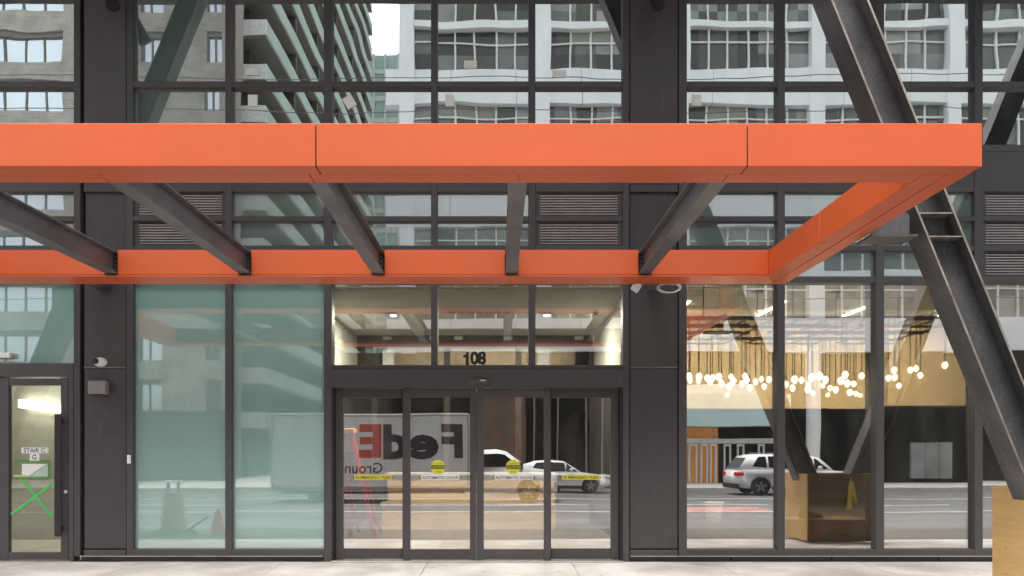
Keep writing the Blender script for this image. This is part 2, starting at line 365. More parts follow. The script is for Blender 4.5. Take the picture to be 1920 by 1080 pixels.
# upper mass that overhangs the pavement
MB().box(-34, 34, -3.0, 14, 9.05, 13.5).build('overhang', mat('dark_soffit', (.05, .045, .042), .6, 0, .1), bld)
MB().box(-34, fx(-128), -.03, .14, 0, 9.05).build('side_wing', M_FRAME, bld)
MB().box(fx(2020), 34, -.03, .14, 0, 9.05).build('side_wing', M_FRAME, bld)
MB().box(fx(-128), fx(2020), -.03, .14, fz(TOP) + .001, 9.05).build('header_band', M_FRAME, bld)
# ---- sliding doors
zd0, zd1 = .02, fz(727)
hd = MB(); hd.box(fx(622), fx(1168), YF - .05, .14, zd1 + .002, fz(693)); hd.box(fx(622), fx(1168), YF - .02, .14, fz(692.5), fz(684.5))
header = hd.build('door_header', M_FRAME, bld, bevel=.004)
sb = MB(); sb.box(fx(876), fx(915), YF - .075, YF - .045, fz(719), fz(711))
sensor = sb.build('motion_sensor', mat('sensor_casing', (.10, .09, .09), .4), header, bevel=.006)
MB().box(fx(900), fx(911), YF - .078, YF - .074, fz(715), fz(713.4)).build('sensor_light', M_WHITE, sensor)
M_YEL = mat('yellow_sticker', (.72, .66, .06), .5, 0, .05); M_INK = mat('black_ink', (.012, .012, .012), .6)
def leaf(x0, x1, g0, g1, yb, label_strip, dot):
    m = MB(); y0, y1 = yb, yb + .055; zt, zb = fz(745), fz(1030); X0, X1, G0, G1 = fx(x0), fx(x1), fx(g0), fx(g1)
    m.box(X0, G0, y0, y1, zd0, zd1 - .004); m.box(G1, X1, y0, y1, zd0, zd1 - .004)
    m.box(G0 + .0005, G1 - .0005, y0 + .002, y1 - .002, zt, zd1 - .006); m.box(G0 + .0005, G1 - .0005, y0 + .002, y1 - .002, zd0 + .002, zb)
    d = m.build('door_leaf', M_FRAME, bld, bevel=.003)
    gy = (y0 + y1) / 2
    MB().box(G0 - .01, G1 + .01, gy - .005, gy + .005, zb - .01, zt + .01).build('door_glass', G_DOOR, d)
    ys = gy - .008
    cx = (G0 + G1) / 2
    w = .245
    strip = MB().box(cx - w, cx + w, ys, ys + .002, fz(900), fz(890.5)).build('sticker_strip', M_YEL if label_strip == 'y' else M_WHITE, d)
    text_mesh('lettering', '< AUTOMATIC DOOR >' if label_strip != 'y' else '< IN EMERGENCY PUSH >', .052, M_INK, strip, (cx, ys - .0015, fz(898.3)), (1, 0, 0), (0, 0, 1), .0006, 1.0 if label_strip != 'y' else .9)
    if dot:
        dx = fx(dot); c = MB().lathe((dx, ys, fz(876)), [(.095, 0), (.095, .002)], 28, 'y').build('caution_disc', M_YEL, d)
        MB().box(dx - .092, dx + .092, ys - .0012, ys - .0002, fz(879.5), fz(872.5)).build('black_band', M_INK, c)
        text_mesh('lettering', 'CAUTION', .043, M_YEL, c, (dx, ys - .0024, fz(878.3)), (1, 0, 0), (0, 0, 1), .0006)
        text_mesh('lettering', 'AUTOMATIC', .021, M_INK, c, (dx, ys - .0012, fz(870.8)), (1, 0, 0), (0, 0, 1))
        text_mesh('lettering', 'DOOR', .024, M_INK, c, (dx, ys - .0012, fz(885.5)), (1, 0, 0), (0, 0, 1))
leaf(626, 768, 641, 753, .03, 'y', None)
leaf(756, 892.8, 769, 881, -.045, 'w', 821)
leaf(893.2, 1032, 907, 1020, -.045, 'w', 962)
leaf(1020, 1162, 1034, 1147, .03, 'y', None)
MB().box(fx(622), fx(626) - .001, -.05, .13, .02, zd1).build('door_jamb', M_BLACK, bld)
MB().box(fx(1162) + .001, fx(1168), -.05, .13, .02, zd1).build('door_jamb', M_BLACK, bld)
MB().box(fx(622), fx(1168), -.12, .2, -.002, .014).build('threshold', mat('threshold_metal', (.5, .47, .44), .4, .5, .1), bld, bevel=.003)
num = text_mesh('house_number', '08', .222, M_INK, bld, (fx(896.5), YG - .035, fz(681.5)), (1, 0, 0), (0, 0, 1), .009, .93, 'CENTER', .93)
nb, nh = fz(681.5) - .012, fz(681.5) + .155
MB().prism([(fx(873), nb), (fx(878.6), nb), (fx(878.6), nh), (fx(874.4), nh), (fx(873.4), nh - .03), (fx(868), nh - .05), (fx(868), nh - .078), (fx(873), nh - .068)], YG - .0375, YG - .0345).build('house_number_figure', M_INK, bld)
# ---- stair door at the left
sd = MB()
X0, X1 = fx(-114), fx(137); G0, G1 = fx(14), fx(112)
sd.box(X0, X1, YF + .002, .12, fz(706), fz(681)); bt = fz(1055)
sd.box(fx(128), X1, YF + .003, .12, .01, fz(706.4)); sd.box(X0, fx(-8), YF + .003, .12, .01, fz(706.4))
sd.build('stair_door_frame', M_FRAME, bld, bevel=.003)
m = MB(); m.box(fx(-6), G0, -.03, .04, .02, fz(708)); m.box(G1, fx(126), -.03, .04, .02, fz(708))
m.box(G0 + .0005, G1 - .0005, -.028, .038, fz(722), fz(709)); m.box(G0 + .0005, G1 - .0005, -.028, .038, .022, fz(1036))
sdoor = m.build('stair_door', M_FRAME, bld, bevel=.004)
MB().box(G0 - .01, G1 + .01, -.002, .008, fz(1037), fz(721)).build('door_glass', G_STAIR, sdoor)
hm = MB(); hm.box(fx(107), fx(119), -.115, -.085, fz(1005), fz(777))
for q in (790, 990): hm.box(fx(111), fx(117), -.086, -.029, fz(q + 4), fz(q - 4))
hm.build('pull_handle', mat('dark_handle', (.05, .046, .046), .35, .4, .1), sdoor, bevel=.006)
MB().lathe((fx(122.5), -.046, fz(922)), [(.022, 0), (.022, .016)], 14, 'y').build('lock_cylinder', M_WHITE, sdoor)
MB().box(fx(-8), fx(137), -.1, .1, -.001, .01).build('stair_threshold', mat('threshold_metal', (.5, .47, .44)), bld)

# ------------------------------------------------------------------ canopy
can = thing('entrance_canopy', (-2, -2.5, 3.4), 'open orange framed canopy with grey steel beams over the entrance', 'canopy')
d1, d1i, d2, d3 = 5.25, 5.57, 8.50, 8.88
zb, zt = Z(312, d1), Z(231, d1); xo = X(1842, d1); xi = xo - .33; yf, yfi, yb, yb2 = d1 - D, d1i - D, d2 - D, d3 - D
bx = [1.675 - 1.528 * k for k in range(0, 6)]               # beams, right to left
g = .005
# dark core seen in the joints
MB().box(-6.25, xo - .03, yf + .02, yfi, zb + .032, zt - .02).build('frame_core', M_STEEL, can)
MB().box(xi + .008, xo - .156, yf + .158, yfi + .004, zb + .002, zb + .03).build('corner_panel', M_ORANGE, can)
ed = [xo, X(1402, d1), X(592, d1), X(592, d1) - 3.05, -6.25]
for a, b in zip(ed[1:], ed):
    MB().box(a + g, b - (g if b != xo else 0), yf, yf + .15, zb, zt).build('fascia_panel', M_ORANGE, can, bevel=.004)
se = [xi + .006, bx[0], bx[1], bx[2], bx[3], bx[4], -6.25]
for a, b in zip(se[1:], se):
    MB().box(a + g * .6, b - g * .6, yf + .158, yfi + .004, zb + .002, zb + .03).build('soffit_panel', M_ORANGE, can, bevel=.003)
# right arm
MB().box(xi + .02, xo - .004, yf + .152, yb2 - .02, zb + .032, zt - .02).build('side_channel', M_STEEL, can)
MB().box(xo - .15, xo - .0005, yf + .1515, yb2, zb + .001, zb + .03).build('side_panel', M_ORANGE, can, bevel=.003)
ym = Y_seam = 7.15 - D
for a, b in ((yfi + .001, ym - .003), (ym + .003, yb2)):
    MB().box(xi, xo - .158, a, b, zb + .003, zt - .003).build('inner_side_panel', M_ORANGE, can, bevel=.003)
# left arm, outside the picture but mirrored in the teal panes
MB().box(-6.25, -5.93, yfi + .002, yb2 - .02, zb, zt).build('left_arm', M_ORANGE, can, bevel=.004)
# back beam: panels between the notches
MB().box(-6.25, xi - .01, yb + .09, yb2 - .01, zb + .03, zt - .03).build('frame_core', M_STEEL, can)
nw = .075
edges = [xi - .002] + [v for x in bx[:5] for v in (x + nw, x - nw)] + [-6.25]
for k in range(0, len(edges), 2):
    b, a = edges[k], edges[k + 1]
    MB().box(a, b, yb, yb + .08, zb + .022, zt).build('back_panel', M_ORANGE, can, bevel=.003)
for a, b in zip(se[1:], [xi - .002] + se[1:]):
    MB().box(a + g * .6, b - g * .6, yb + .002, yb2, zb, zb + .018).build('back_soffit_strip', M_ORANGE, can)
MB().box(-6.25, xi - .002, yb + .09, yb2, zt - .02, zt + .002).build('back_cap', M_ORANGE, can)
for x in bx[:5]:
    m = MB(); b0, t0 = zb + .035, zt - .02
    for (za, zc) in ((b0, b0 + .016), (t0 - .016, t0)): m.box(x - .068, x + .068, yfi - .01, yb + .085, za, zc)
    m.box(x - .007, x + .007, yfi - .01, yb + .085, b0 + .016, t0 - .016)
    be = m.build('beam', M_STEEL, can, bevel=.003)
    pm = MB().box(x - .055, x + .055, yb + .05, yb + .062, b0 + .018, t0 - .018)
    pm.build('end_plate', M_STEEL_DK, be)
    for sx_ in (-.03, .03):
        for q in range(4): MB().tube((x + sx_, yb + .035, b0 + .05 + q * .05), (x + sx_, yb + .051, b0 + .05 + q * .05), .011, n=6).build('bolt', M_EDGE, be)
for x in (fx(1226), fx(195)):
    MB().box(x - .08, x + .08, yb2 - .03, YF + .02, zb + .08, zt - .05).build('wall_bracket', M_STEEL_DK, can, bevel=.004)

# ------------------------------------------------------------------ slanted steel columns
def arm(parent, foot, top, b=.28, dep=.325, stiff=()):
    u = Vector(top) - Vector(foot); L = u.length; u.normalize(); p = Vector((u.z, 0, -u.x)); yv = Vector((0, 1, 0))
    m = MB(); m.beam(foot, top, p, -.008, .008, yv, -b / 2 + .02, b / 2 - .02) if False else None
    m.beam(foot, top, p, -dep / 2 + .02, dep / 2 - .02, yv, -.009, .009)
    m.beam(foot, top, p, -dep / 2, -dep / 2 + .02, yv, -b / 2, b / 2); m.beam(foot, top, p, dep / 2 - .02, dep / 2, yv, -b / 2, b / 2)
    a = m.build('column_arm', M_STEEL_DK, parent)
    e = MB()
    for s_ in (-dep / 2 + .001, dep / 2 - .019): e.beam(foot, top, p, s_, s_ + .018, yv, -b / 2 - .003, -b / 2)
    e.build('flange_edge', M_EDGE, a)
    for z in stiff:
        t_ = (z - foot[2]) / u.z; c = Vector(foot) + u * t_; k = .012
        hw = (dep / 2 - .02) / u.z
        s_ = MB(); q = []
        for dz in (-k / 2, k / 2):
            for (dx, yy) in ((-hw, -b / 2 + .004), (hw, -b / 2 + .004), (hw, -.0095), (-hw, -.0095)):
                q.append((c.x + dx - .0 + (dz * u.x / u.z), c.y + yy, c.z + dz))
        s_.add(q, [(0, 3, 2, 1), (4, 5, 6, 7), (0, 1, 5, 4), (1, 2, 6, 5), (2, 3, 7, 6), (3, 0, 4, 7)])
        s_.build('stiffener_plate', M_EDGE, a)
    return a
YC = -2.64
br = thing('slanted_steel_column', (5.48, YC, 0), 'dark steel column leaning left past the canopy corner, its foot in a plywood box', 'column')
fz0 = .3
def ax(z): return 4.838 - .406 * (z - 1.585)
zs1, zs2 = Z(399, 6.82), Z(443, 6.82)
arm(br, (ax(fz0), YC, fz0), (ax(9.05), YC, 9.05), stiff=(zs1, zs2))
ar = arm(br, (5.505 + .406 * .6, YC + .003, .6), (5.505 + .406 * 9.05, YC + .003, 9.05))
stb = MB(); sx1 = ax(3.69) - .19
stb.box(xo + .002, sx1 - .02, YC - .14, YC - .125, zs2 + .02, zs1 - .02); stb.box(xo + .002, sx1 + .06, YC - .14, YC + .14, zs2 - .0, zs2 + .018); stb.box(xo + .002, sx1 - .03, YC - .14, YC + .14, zs1 - .018, zs1)
stb.build('stub_beam', M_STEEL_DK, br)
MB().box(5.1, 5.9, YC - .3, YC + .3, 0, .35).build('concrete_foot', M_CONC, br)
br2 = thing('slanted_steel_column', (-8.7, YC, 0), 'dark steel column off to the left, seen as a slanting reflection in the left glass', 'column')
arm(br2, (-8.68 + .12, YC, .3), (-8.68 + .406 * 9.05, YC, 9.05)); arm(br2, (-8.9, YC + .003, .6), (-8.66 - .406 * 9.05, YC + .003, 9.05))
MB().box(-9.1, -8.3, YC - .3, YC + .3, 0, .35).build('concrete_foot', M_CONC, br2)
# plywood hoarding box
pb = thing('plywood_box', (5.45, -2.64, 0), 'tan plywood box around the foot of the leaning column at right edge', 'box')
bx0, bx1, by0, by1, bz = 4.92, 5.98, -3.08, -2.20, 1.07
MB().box(bx0 + .02, bx1 - .02, by0, by0 + .018, .0, bz).build('front_panel', M_PLY, pb)
MB().box(bx0 + .02, bx1 - .02, by1 - .018, by1, .0, bz).build('rear_panel', mat('shaded_plywood', (.13, .075, .034), .6, 0, .2, 2.0, .1, .3, (1, 1, 4), .2), pb)  # same plywood coloured dark brown: shade on the building side put into the colour
MB().box(bx0, bx0 + .018, by0 + .001, by1 - .001, .0, bz + .003).build('side_panel', M_PLY, pb)
MB().box(bx1 - .018, bx1, by0 + .001, by1 - .001, .0, bz + .003).build('side_panel', M_PLY, pb)
for z in (.15, .4, .65, .92):
    for dx_, dz_ in ((.05, 0), (.17, .07)):
        MB().tube((bx0 + dx_, by0 - .0015, z + dz_), (bx0 + dx_, by0 + .002, z + dz_), .007, n=8).build('screw_head', mat('screw_rust', (.16, .09, .045), .6), pb)
        MB().tube((bx0 - .0015, by0 + dx_ * 4, z + dz_), (bx0 + .002, by0 + dx_ * 4, z + dz_), .007, n=8).build('screw_head', mat('screw_rust', (.16, .09, .045), .6), pb)
st = tag(MB().beam((5.62, by1 + .012, .95), (5.58, by1 + .02, .50), (1, 0, 0), -.035, .035, (0, 1, 0), 0, .02).beam((5.635, by1 + .012, .95), (5.69, by1 + .03, .62), (1, 0, 0), -.025, .025, (0, 1, 0), 0, .02)
         .tube((5.62, by1 - .01, 1.0), (5.62, by1 + .03, .94), .012).build('hanging_strap', mat('yellow_strap', (.55, .42, .04), .7)), 'yellow strap hung on the building side of the plywood box', 'strap')

# ------------------------------------------------------------------ small things on the front
dc = thing('security_camera', (fx(187), YF, fz(679)), 'white oval security camera on the left dark column', 'camera')
cm = MB().lathe((0, 0, 0), [(.085, 0), (.085, -.02), (.07, -.045), (.03, -.06)], 24, 'y')
cm.v = [(x + fx(188), y + YF + .016, z * .72 + fz(679)) for x, y, z in cm.v]
cm.build('housing', M_WHITE, dc, smooth=False)
MB().lathe((fx(183), YF - .03, fz(678)), [(.036, 0), (.036, -.025), (.02, -.045), (.006, -.048)], 16, 'y').build('lens', mat('smoked_dome', (.03, .03, .032), .12), dc, smooth=True)
gb = thing('wall_box', (fx(182), YF, fz(725)), 'small grey box under the white camera on the left column', 'box')
MB().box(X(164, 9.47), X(198, 9.47), YF - .08, YF + .018, Z(739, 9.47), Z(713, 9.47)).build('body', mat('grey_box_paint', (.26, .23, .235), .5), gb, bevel=.008)
MB().box(X(170, 9.47), X(192, 9.47), YF - .07, YF - .02, Z(739, 9.47) - .006, Z(739, 9.47) + .002).build('lens_strip', M_BLACK, gb)
for px, lab in ((208, 'black spotlight at the top of the left grey column'), (1230, 'black spotlight at the top of the column beside the right windows')):
    t = thing('wall_light', (X(px, 9.3), -.3, Z(0, 9.3)), lab, 'lamp')
    MB().tube((X(px - 8, 9.35), -.24, Z(-28, 9.35)), (X(px + 4, 9.2), -.40, Z(10, 9.2)), .075, .085, 16).build('barrel', M_BLACK, t)
    MB().box(X(px - 8, 9.35) - .02, X(px - 8, 9.35) + .02, -.24, YF + .012, Z(-22, 9.4), Z(-30, 9.4)).build('bracket', M_BLACK, t)
for (a, b, t, q, rot, lab) in ((459, 486, 127, 140, 0, 'small wide white paper high on the pane below the balcony reflections'), (464, 482, 176, 198, 0, 'small upright white paper on the lower pane left of centre'),
                               (645, 664, 178, 201, 30, 'tilted white paper on the pane above the canopy'), (870, 894, 112, 127, 0, 'small wide white paper on the upper middle pane'),
                               (835, 852, 176, 198, 0, 'small upright white paper just above the canopy, middle pane'), (1036, 1062, 130, 144, 0, 'small wide white paper left of the right-hand column'),
                               (1298, 1316, 176, 197, 0, 'small upright white paper right of the right-hand column'), (242, 249, 853, 869, 0, 'tiny white tag beside the left teal window')):
    cx, cz = (X(a) + X(b)) / 2, (Z(t) + Z(q)) / 2; w, h = (X(b) - X(a)) / 2, (Z(t) - Z(q)) / 2; c, s_ = math.cos(R(rot)), math.sin(R(rot))
    yy = YG - .0125 if rot is not None and a > 250 else YF - .004
    m = MB()
    def P_(u, v, y): return (cx + u * c - v * s_, y, cz + u * s_ + v * c)
    m.add([P_(-w, -h, yy), P_(w, -h, yy), P_(w, h * .96, yy), P_(-w, h, yy), P_(-w, -h, yy + .002), P_(w, -h, yy + .002), P_(w, h * .96, yy + .002), P_(-w, h, yy + .002)],
          [(0, 3, 2, 1), (4, 5, 6, 7), (0, 1, 5, 4), (1, 2, 6, 5), (2, 3, 7, 6), (3, 0, 4, 7)])
    tag(m.build('paper_notice' if a > 250 else 'white_tag', M_PAPER), lab, 'paper', 'papers stuck to the glass')
# signs on the stair door
yy = -.006
s1 = thing('stair_sign', (fx(61), yy, fz(852)), 'white two-part sign reading STAIR C and G on the stair door glass', 'sign')
p1 = MB().box(fx(36), fx(87), yy - .006, yy, fz(850), fz(839)).build('upper_plate', M_WHITE, s1, bevel=.002)
p2 = MB().box(fx(52), fx(70), yy - .006, yy, fz(864), fz(850.3)).build('lower_plate', M_WHITE, s1, bevel=.002)
M_INK2 = mat('grey_ink', (.05, .05, .055), .6)
text_mesh('lettering', 'STAIR C', .078, M_INK2, p1, (fx(61), yy - .0072, fz(848.2)), (1, 0, 0), (0, 0, 1), .0012)
text_mesh('lettering', 'G', .088, M_INK2, p2, (fx(61), yy - .0072, fz(861.6)), (1, 0, 0), (0, 0, 1), .0015)
M_GT = mat('green_tape', (.09, .52, .14), .55, 0, .12, 12); M_GT2 = mat('dark_green_tape', (.10, .24, .06), .55, 0, .15, 12)
tp = thing('green_tape_cross', (fx(56), yy, fz(930)), 'bright green tape cross on the stair door glass', 'tape')
for (xa, ya, xb, yb_) in ((36, 897, 95, 970), (98, 905, 17, 965)):
    MB().beam((fx(xa), yy - (.001 if xa < 50 else .0035), fz(ya)), (fx(xb), yy - (.001 if xa < 50 else .0035), fz(yb_)), Vector((fz(ya) - fz(yb_), 0, fx(xb) - fx(xa))).normalized(), -.017, .017, (0, 1, 0), -.001, .001).build('tape_strip', M_GT, tp)
nt_ = thing('taped_notice', (fx(62), yy, fz(883)), 'half peeled white notice framed by dark green tape on stair door', 'notice')
MB().box(fx(24), fx(91), yy - .003, yy - .001, fz(868), fz(862.5)).build('tape_strip', M_GT2, nt_); MB().box(fx(86), fx(91), yy - .003, yy - .001, fz(897), fz(868.3)).build('tape_strip', M_GT2, nt_)
MB().box(fx(36), fx(86), yy - .003, yy - .001, fz(900), fz(896.5)).build('tape_strip', M_GT2, nt_)
MB().add([(fx(37), yy - .002, fz(894)), (fx(48), yy - .002, fz(894)), (fx(85), yy - .008, fz(870)), (fx(37), yy - .002, fz(870))], [(0, 1, 2, 3)]).build('sheet', M_WHITE, nt_)
MB().add([(fx(49), yy - .002, fz(894)), (fx(86), yy - .002, fz(894)), (fx(86), yy - .002, fz(871))], [(0, 1, 2)]).build('peeled_back', mat('pale_green_film', (.42, .56, .43), .6), nt_)
MB().box(fx(22), fx(46), yy - .006, yy - .004, fz(894.5), fz(890.5)).build('tape_end', mat('lime_tape', (.35, .62, .16), .5), nt_)
tag(MB().box(fx(-12), fx(20), YF - .02, YF + .06, fz(671), fz(661)).build('closer_plate', M_WHITE, bevel=.006), 'white plate at the left edge above the stair door', 'plate')
# cable and junction box under the canopy
jb = MB().box(-.05, .05, -.05, .05, -.05, .05); rt = Matrix.Rotation(R(35), 3, 'Y') @ Matrix.Rotation(R(30), 3, 'X')
jb.v = [tuple(rt @ Vector(p) + Vector((X(1193, 9.1), -.5, Z(538, 9.1)))) for p in jb.v]
jo = jb.build('junction_box', M_WHITE, bevel=.006); tag(jo, 'small white box hanging under the canopy beside the column', 'box')
pts = []
for k in range(40):
    t_ = k / 39 * 4 * math.pi
    pts.append((X(1252, 9.2) + .135 * math.cos(t_ + 1) + .02 * k / 39, -.42 + .03 * math.sin(t_ * .5), Z(540, 9.2) + (.05 + .02 * (k / 39)) * math.sin(t_ + 1)))
tag(MB().path(pts, .008).build('cable_loop', M_WHITE), 'loop of white cable hanging under the canopy by the column', 'cable')

# ------------------------------------------------------------------ interiors
def wall(name, x0, x1, y0, y1, z0, z1, m): return struct(MB().box(x0, x1, y0, y1, z0, z1).build(name, m))
IN0 = .16
xL, xC, xR = fx(612), fx(1226), 11.5
wall('lobby_floor', xL - .6, xR, IN0, 20, -.1, .0, M_LFLOOR)
wall('floor_slab', fx(-128), xR, IN0, 20, 4.52, 5.0, M_DARK)
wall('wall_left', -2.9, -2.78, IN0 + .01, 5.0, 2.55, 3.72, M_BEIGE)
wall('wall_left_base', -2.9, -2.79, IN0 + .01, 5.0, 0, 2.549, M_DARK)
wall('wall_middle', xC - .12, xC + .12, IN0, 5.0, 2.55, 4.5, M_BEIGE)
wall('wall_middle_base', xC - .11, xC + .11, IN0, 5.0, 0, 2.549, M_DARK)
wall('vestibule_ceiling', -2.9, xC - .13, IN0, 5.3, 3.72, 3.85, M_CEIL)
wall('wall_hidden', -5.15, -2.91, IN0, 2.0, 0, 4.5, M_DARK)
wall('lobby_back_wall', -2.9, xR, 14.0, 14.2, 0, 4.5, M_DARK)
wall('lobby_right_wall', xR, xR + .2, IN0, 14.0, 0, 4.5, M_DARK)
wall('lobby_ceiling', xC + .13, xR, IN0, 14, 4.28, 4.4, M_CEIL)
wall('inner_lobby_ceiling', -2.9, xC - .14, 5.31, 14, 4.4, 4.5, M_DARK)
wall('bulkhead', xC + .14, X(1624, 17), 7.4, 7.7, Z(766, 17), 4.27, M_TAN)
wall('bulkhead_right', X(1652, 17), X(1806, 17), 7.1, 7.7, Z(762, 17), 4.27, M_TAN)
wall('low_ceiling', xC + .14, xR - .01, 7.71, 13.9, Z(764, 17) + .01, Z(764, 17) + .1, M_DARK)
wall('inner_lobby_wall', -2.9, -2.79, 5.01, 14, 0, 4.4, M_DARK)
# vestibule inner screen
scr = thing('inner_door_screen', (-.4, 5.1, 0), 'dark framed inner glass screen behind the entrance doors', 'screen')
m = MB(); dI = 14.6; yI = 5.0
M_DF = mat('dark_brown_frame', (.035, .026, .023), .4)
def ix(p): return X(p, dI)
m.box(-2.77, xC - .14, yI, yI + .1, Z(652, dI), Z(628, dI)); m.build('header', M_DF, scr)
for p in (702, 838, 972, 1112): MB().box(ix(p) - .06, ix(p) + .06, yI + .001, yI + .099, 0, Z(652, dI) - .001).build('post', M_DF, scr)
for p in (718, 805, 852, 945, 1078, 1128): MB().box(ix(p), ix(p + 16), yI - .02, yI - .001, Z(637, dI), Z(631, dI)).build('clip', M_WHITE, scr)
for (a, b) in ((717, 738), (1008, 1030)): MB().box(ix(a), ix(b), yI + .03, yI + .04, Z(690, dI), Z(656, dI)).build('paper_sheet', M_WHITE, scr)
wall('inner_wall', -2.9, xC - .14, 8.4, 8.6, 2.9, 4.39, mat('inner_wall_paint', (.50, .42, .31), .7))
# ceiling fixtures in the vestibule
E_DOWN = emission('downlight_glow', (1, .93, .8), 14)
for p, lab in ((735, 'square black recessed downlight left above the entrance'), (1023, 'square black recessed downlight right above the entrance')):
    t = thing('downlight', (X(p, 12.4), 2.8, 3.72), lab, 'lamp')
    MB().box(X(p, 12.4) - .1, X(p, 12.4) + .1, 2.62, 2.98, 3.705, 3.719).build('trim', M_BLACK, t)
    MB().lathe((X(p, 12.4) + .02, 2.8, 3.698), [(.055, 0), (.055, .006)], 16).build('bulb', E_DOWN, t)
    l = bpy.data.lights.new('downlight_lamp', 'AREA'); l.size = .11; l.energy = 125; l.color = (1, .97, .92); lo = bpy.data.objects.new('downlight_lamp', l); col.objects.link(lo)
    lo.parent = t; lo.location = (.02, 0, -.03)
vt = thing('ceiling_vent', (X(900, 12.2), 2.5, 3.72), 'long slotted air vent in the ceiling above the entrance', 'vent')
MB().box(X(832, 12.2), X(968, 12.2), 2.38, 2.78, 3.708, 3.719).build('frame', mat('vent_paint', (.5, .46, .38), .6), vt)
for k in range(7): MB().box(X(842 + k * 17, 12.2), X(855 + k * 17, 12.2), 2.5, 2.66, 3.704, 3.7078).build('slot', M_DARK, vt)
dm = thing('dome_camera', (X(1117, 12), 2.3, 3.72), 'small dome camera under the ceiling right of the entrance', 'camera')
MB().lathe((X(1117, 11.9), 2.3, 3.66), [(.06, .06), (.06, .0)], 14).build('base', M_WHITE, dm)
MB().lathe((X(1117, 11.9), 2.3, 3.61), [(.012, 0), (.04, .012), (.052, .048)], 14).build('dome', mat('smoked_dome', (.03, .03, .032)), dm)
# ladder, desk
M_RED = mat('red_fibreglass', (.62, .04, .03), .5, 0, .15, 6)
ld = thing('step_ladder', (-2.3, 2.9, 0), 'red fibreglass step ladder standing behind the left sliding door', 'ladder')
def lp(t_, s_, y): return (-2.26 - .36 * t_ + s_ * (.2 - .07 * t_), 2.75 + .15 * t_ + y, .01 + 1.72 * t_)
for s_ in (-1, 1):
    MB().beam(lp(0, s_, 0), lp(1, s_, 0), (1, 0, 0), -.035, .035, (0, 1, 0), -.02, .02).build('rail', M_RED, ld)
    MB().beam(lp(0, s_, .7), lp(1, s_, .08), (1, 0, 0), -.025, .025, (0, 1, 0), -.02, .02).build('rear_rail', M_RED, ld)
for k in range(1, 6):
    a, b = Vector(lp(k / 6, -1, 0)), Vector(lp(k / 6, 1, 0))
    MB().beam(a, b, (0, 1, 0), -.05, .05, (0, 0, 1), -.015, .015).build('rung', mat('aluminium_rung', (.5, .5, .5), .4, .7), ld)
t_ = Vector(lp(1, 0, .04)); MB().box(t_.x - .2, t_.x + .2, t_.y - .1, t_.y + .12, t_.z, t_.z + .09).build('top_cap', mat('orange_plastic', (.75, .24, .06), .5), ld, bevel=.015)
dk = thing('reception_desk', (-.5, 4.2, 0), 'long plywood covered reception desk behind the sliding doors', 'desk')
dd = 13.5; x0, x1 = X(716, dd), X(1042, dd)
M_WD = mat('desk_plywood', (.62, .41, .20), .55, 0, .15, 1.6, .08, .4, (.6, 1, 6), .15)
MB().box(x0, x1, 3.90, 4.55, max(0, Z(985, dd) - .18), Z(949, dd)).build('plinth', M_WD, dk)
MB().box(x0 - .02, x1 - .02, 3.86, 4.55, Z(948, dd), Z(942, dd)).build('ledge', mat('pale_laminate', (.62, .58, .5), .4), dk)
MB().box(x0 + .1, x1, 3.93, 4.55, Z(941.5, dd), Z(916, dd)).build('lower_panel', M_WD, dk)
MB().box(x0 + .1, x1 - .03, 3.90, 4.55, Z(915.5, dd), Z(891, dd)).build('upper_panel', M_WD, dk)
MB().box(x0 + .05, x1 + .02, 3.86, 4.57, Z(890.5, dd), Z(887, dd)).build('counter_top', mat('pale_laminate', (.62, .58, .5)), dk)
# right lobby: bench, post, tub, boot
bn = thing('window_bench', (4.9, .8, 0), 'low tan plywood bench behind the right lobby window', 'bench')
MB().box(X(1474, 10.4), X(1624, 10.4), .8, 1.3, .03, Z(978, 10.4)).build('front_box', M_PLY, bn); MB().box(X(1472, 10.4), X(1626, 10.4), .78, 1.32, Z(977.6, 10.4), Z(974, 10.4)).build('seat', M_PLY, bn)
MB().box(X(1480, 10.4), X(1618, 10.4), .84, 1.26, 0, .029).build('plinth', M_DARK, bn)
bt_ = MB(); bz0 = Z(974, 10.4) + .001
bt_.prism([(4.30, bz0), (4.62, bz0), (4.62, bz0 + .05), (4.52, bz0 + .07), (4.42, bz0 + .1), (4.40, bz0 + .2), (4.30, bz0 + .2)], .95, 1.06)
tag(bt_.build('work_boot', mat('boot_leather', (.10, .065, .04), .7), bevel=.02), 'brown work boot standing on the low window bench', 'boot')
wall('interior_post', X(1626, 10.6), X(1642, 10.6), .9, 1.06, 0, 4.28, M_DF)
tb = thing('plastic_tub', (X(1338, 16), 6.4, 0), 'white plastic tub on the lobby floor behind the right window', 'tub')
m = MB(); m.lathe((X(1338, 16), 6.4, .0), [(.15, 0), (.2, .33), (.215, .33), (.215, .36), (.19, .36), (.14, .03)], 20); m.build('body', M_WHITE, tb)
# chandelier
ch = thing('chandelier', (4.7, 2.8, 3.42), 'wide ceiling light of black lattice rods with many glowing glass pendants', 'chandelier')
M_ROD = mat('dark_rod', (.02, .014, .012), .4, .3)
zg = 3.43; ys_ = [1.5 + .33 * k for k in range(9)]; xs_ = [2.55 + .42 * k for k in range(12)]
for j, y in enumerate(ys_):
    x = 2.5 + rnd.random() * .3
    while x < 7.2:
        L = rnd.choice((.84, 1.26, 1.68))
        MB().box(x, min(x + L, 7.3), y - .018, y + .018, zg - .014 + .03 * (j % 2), zg + .014 + .03 * (j % 2)).build('rod', M_ROD, ch); x += L + rnd.choice((.0, .42)) + .02
for i, x in enumerate(xs_):
    y = 1.4 + rnd.random() * .4
    while y < 4.2:
        L = rnd.choice((.66, .99, 1.32))
        MB().box(x - .018, x + .018, y, min(y + L, 4.3), zg + .019, zg + .037).build('rod', M_ROD, ch); y += L + rnd.choice((.05, .33))
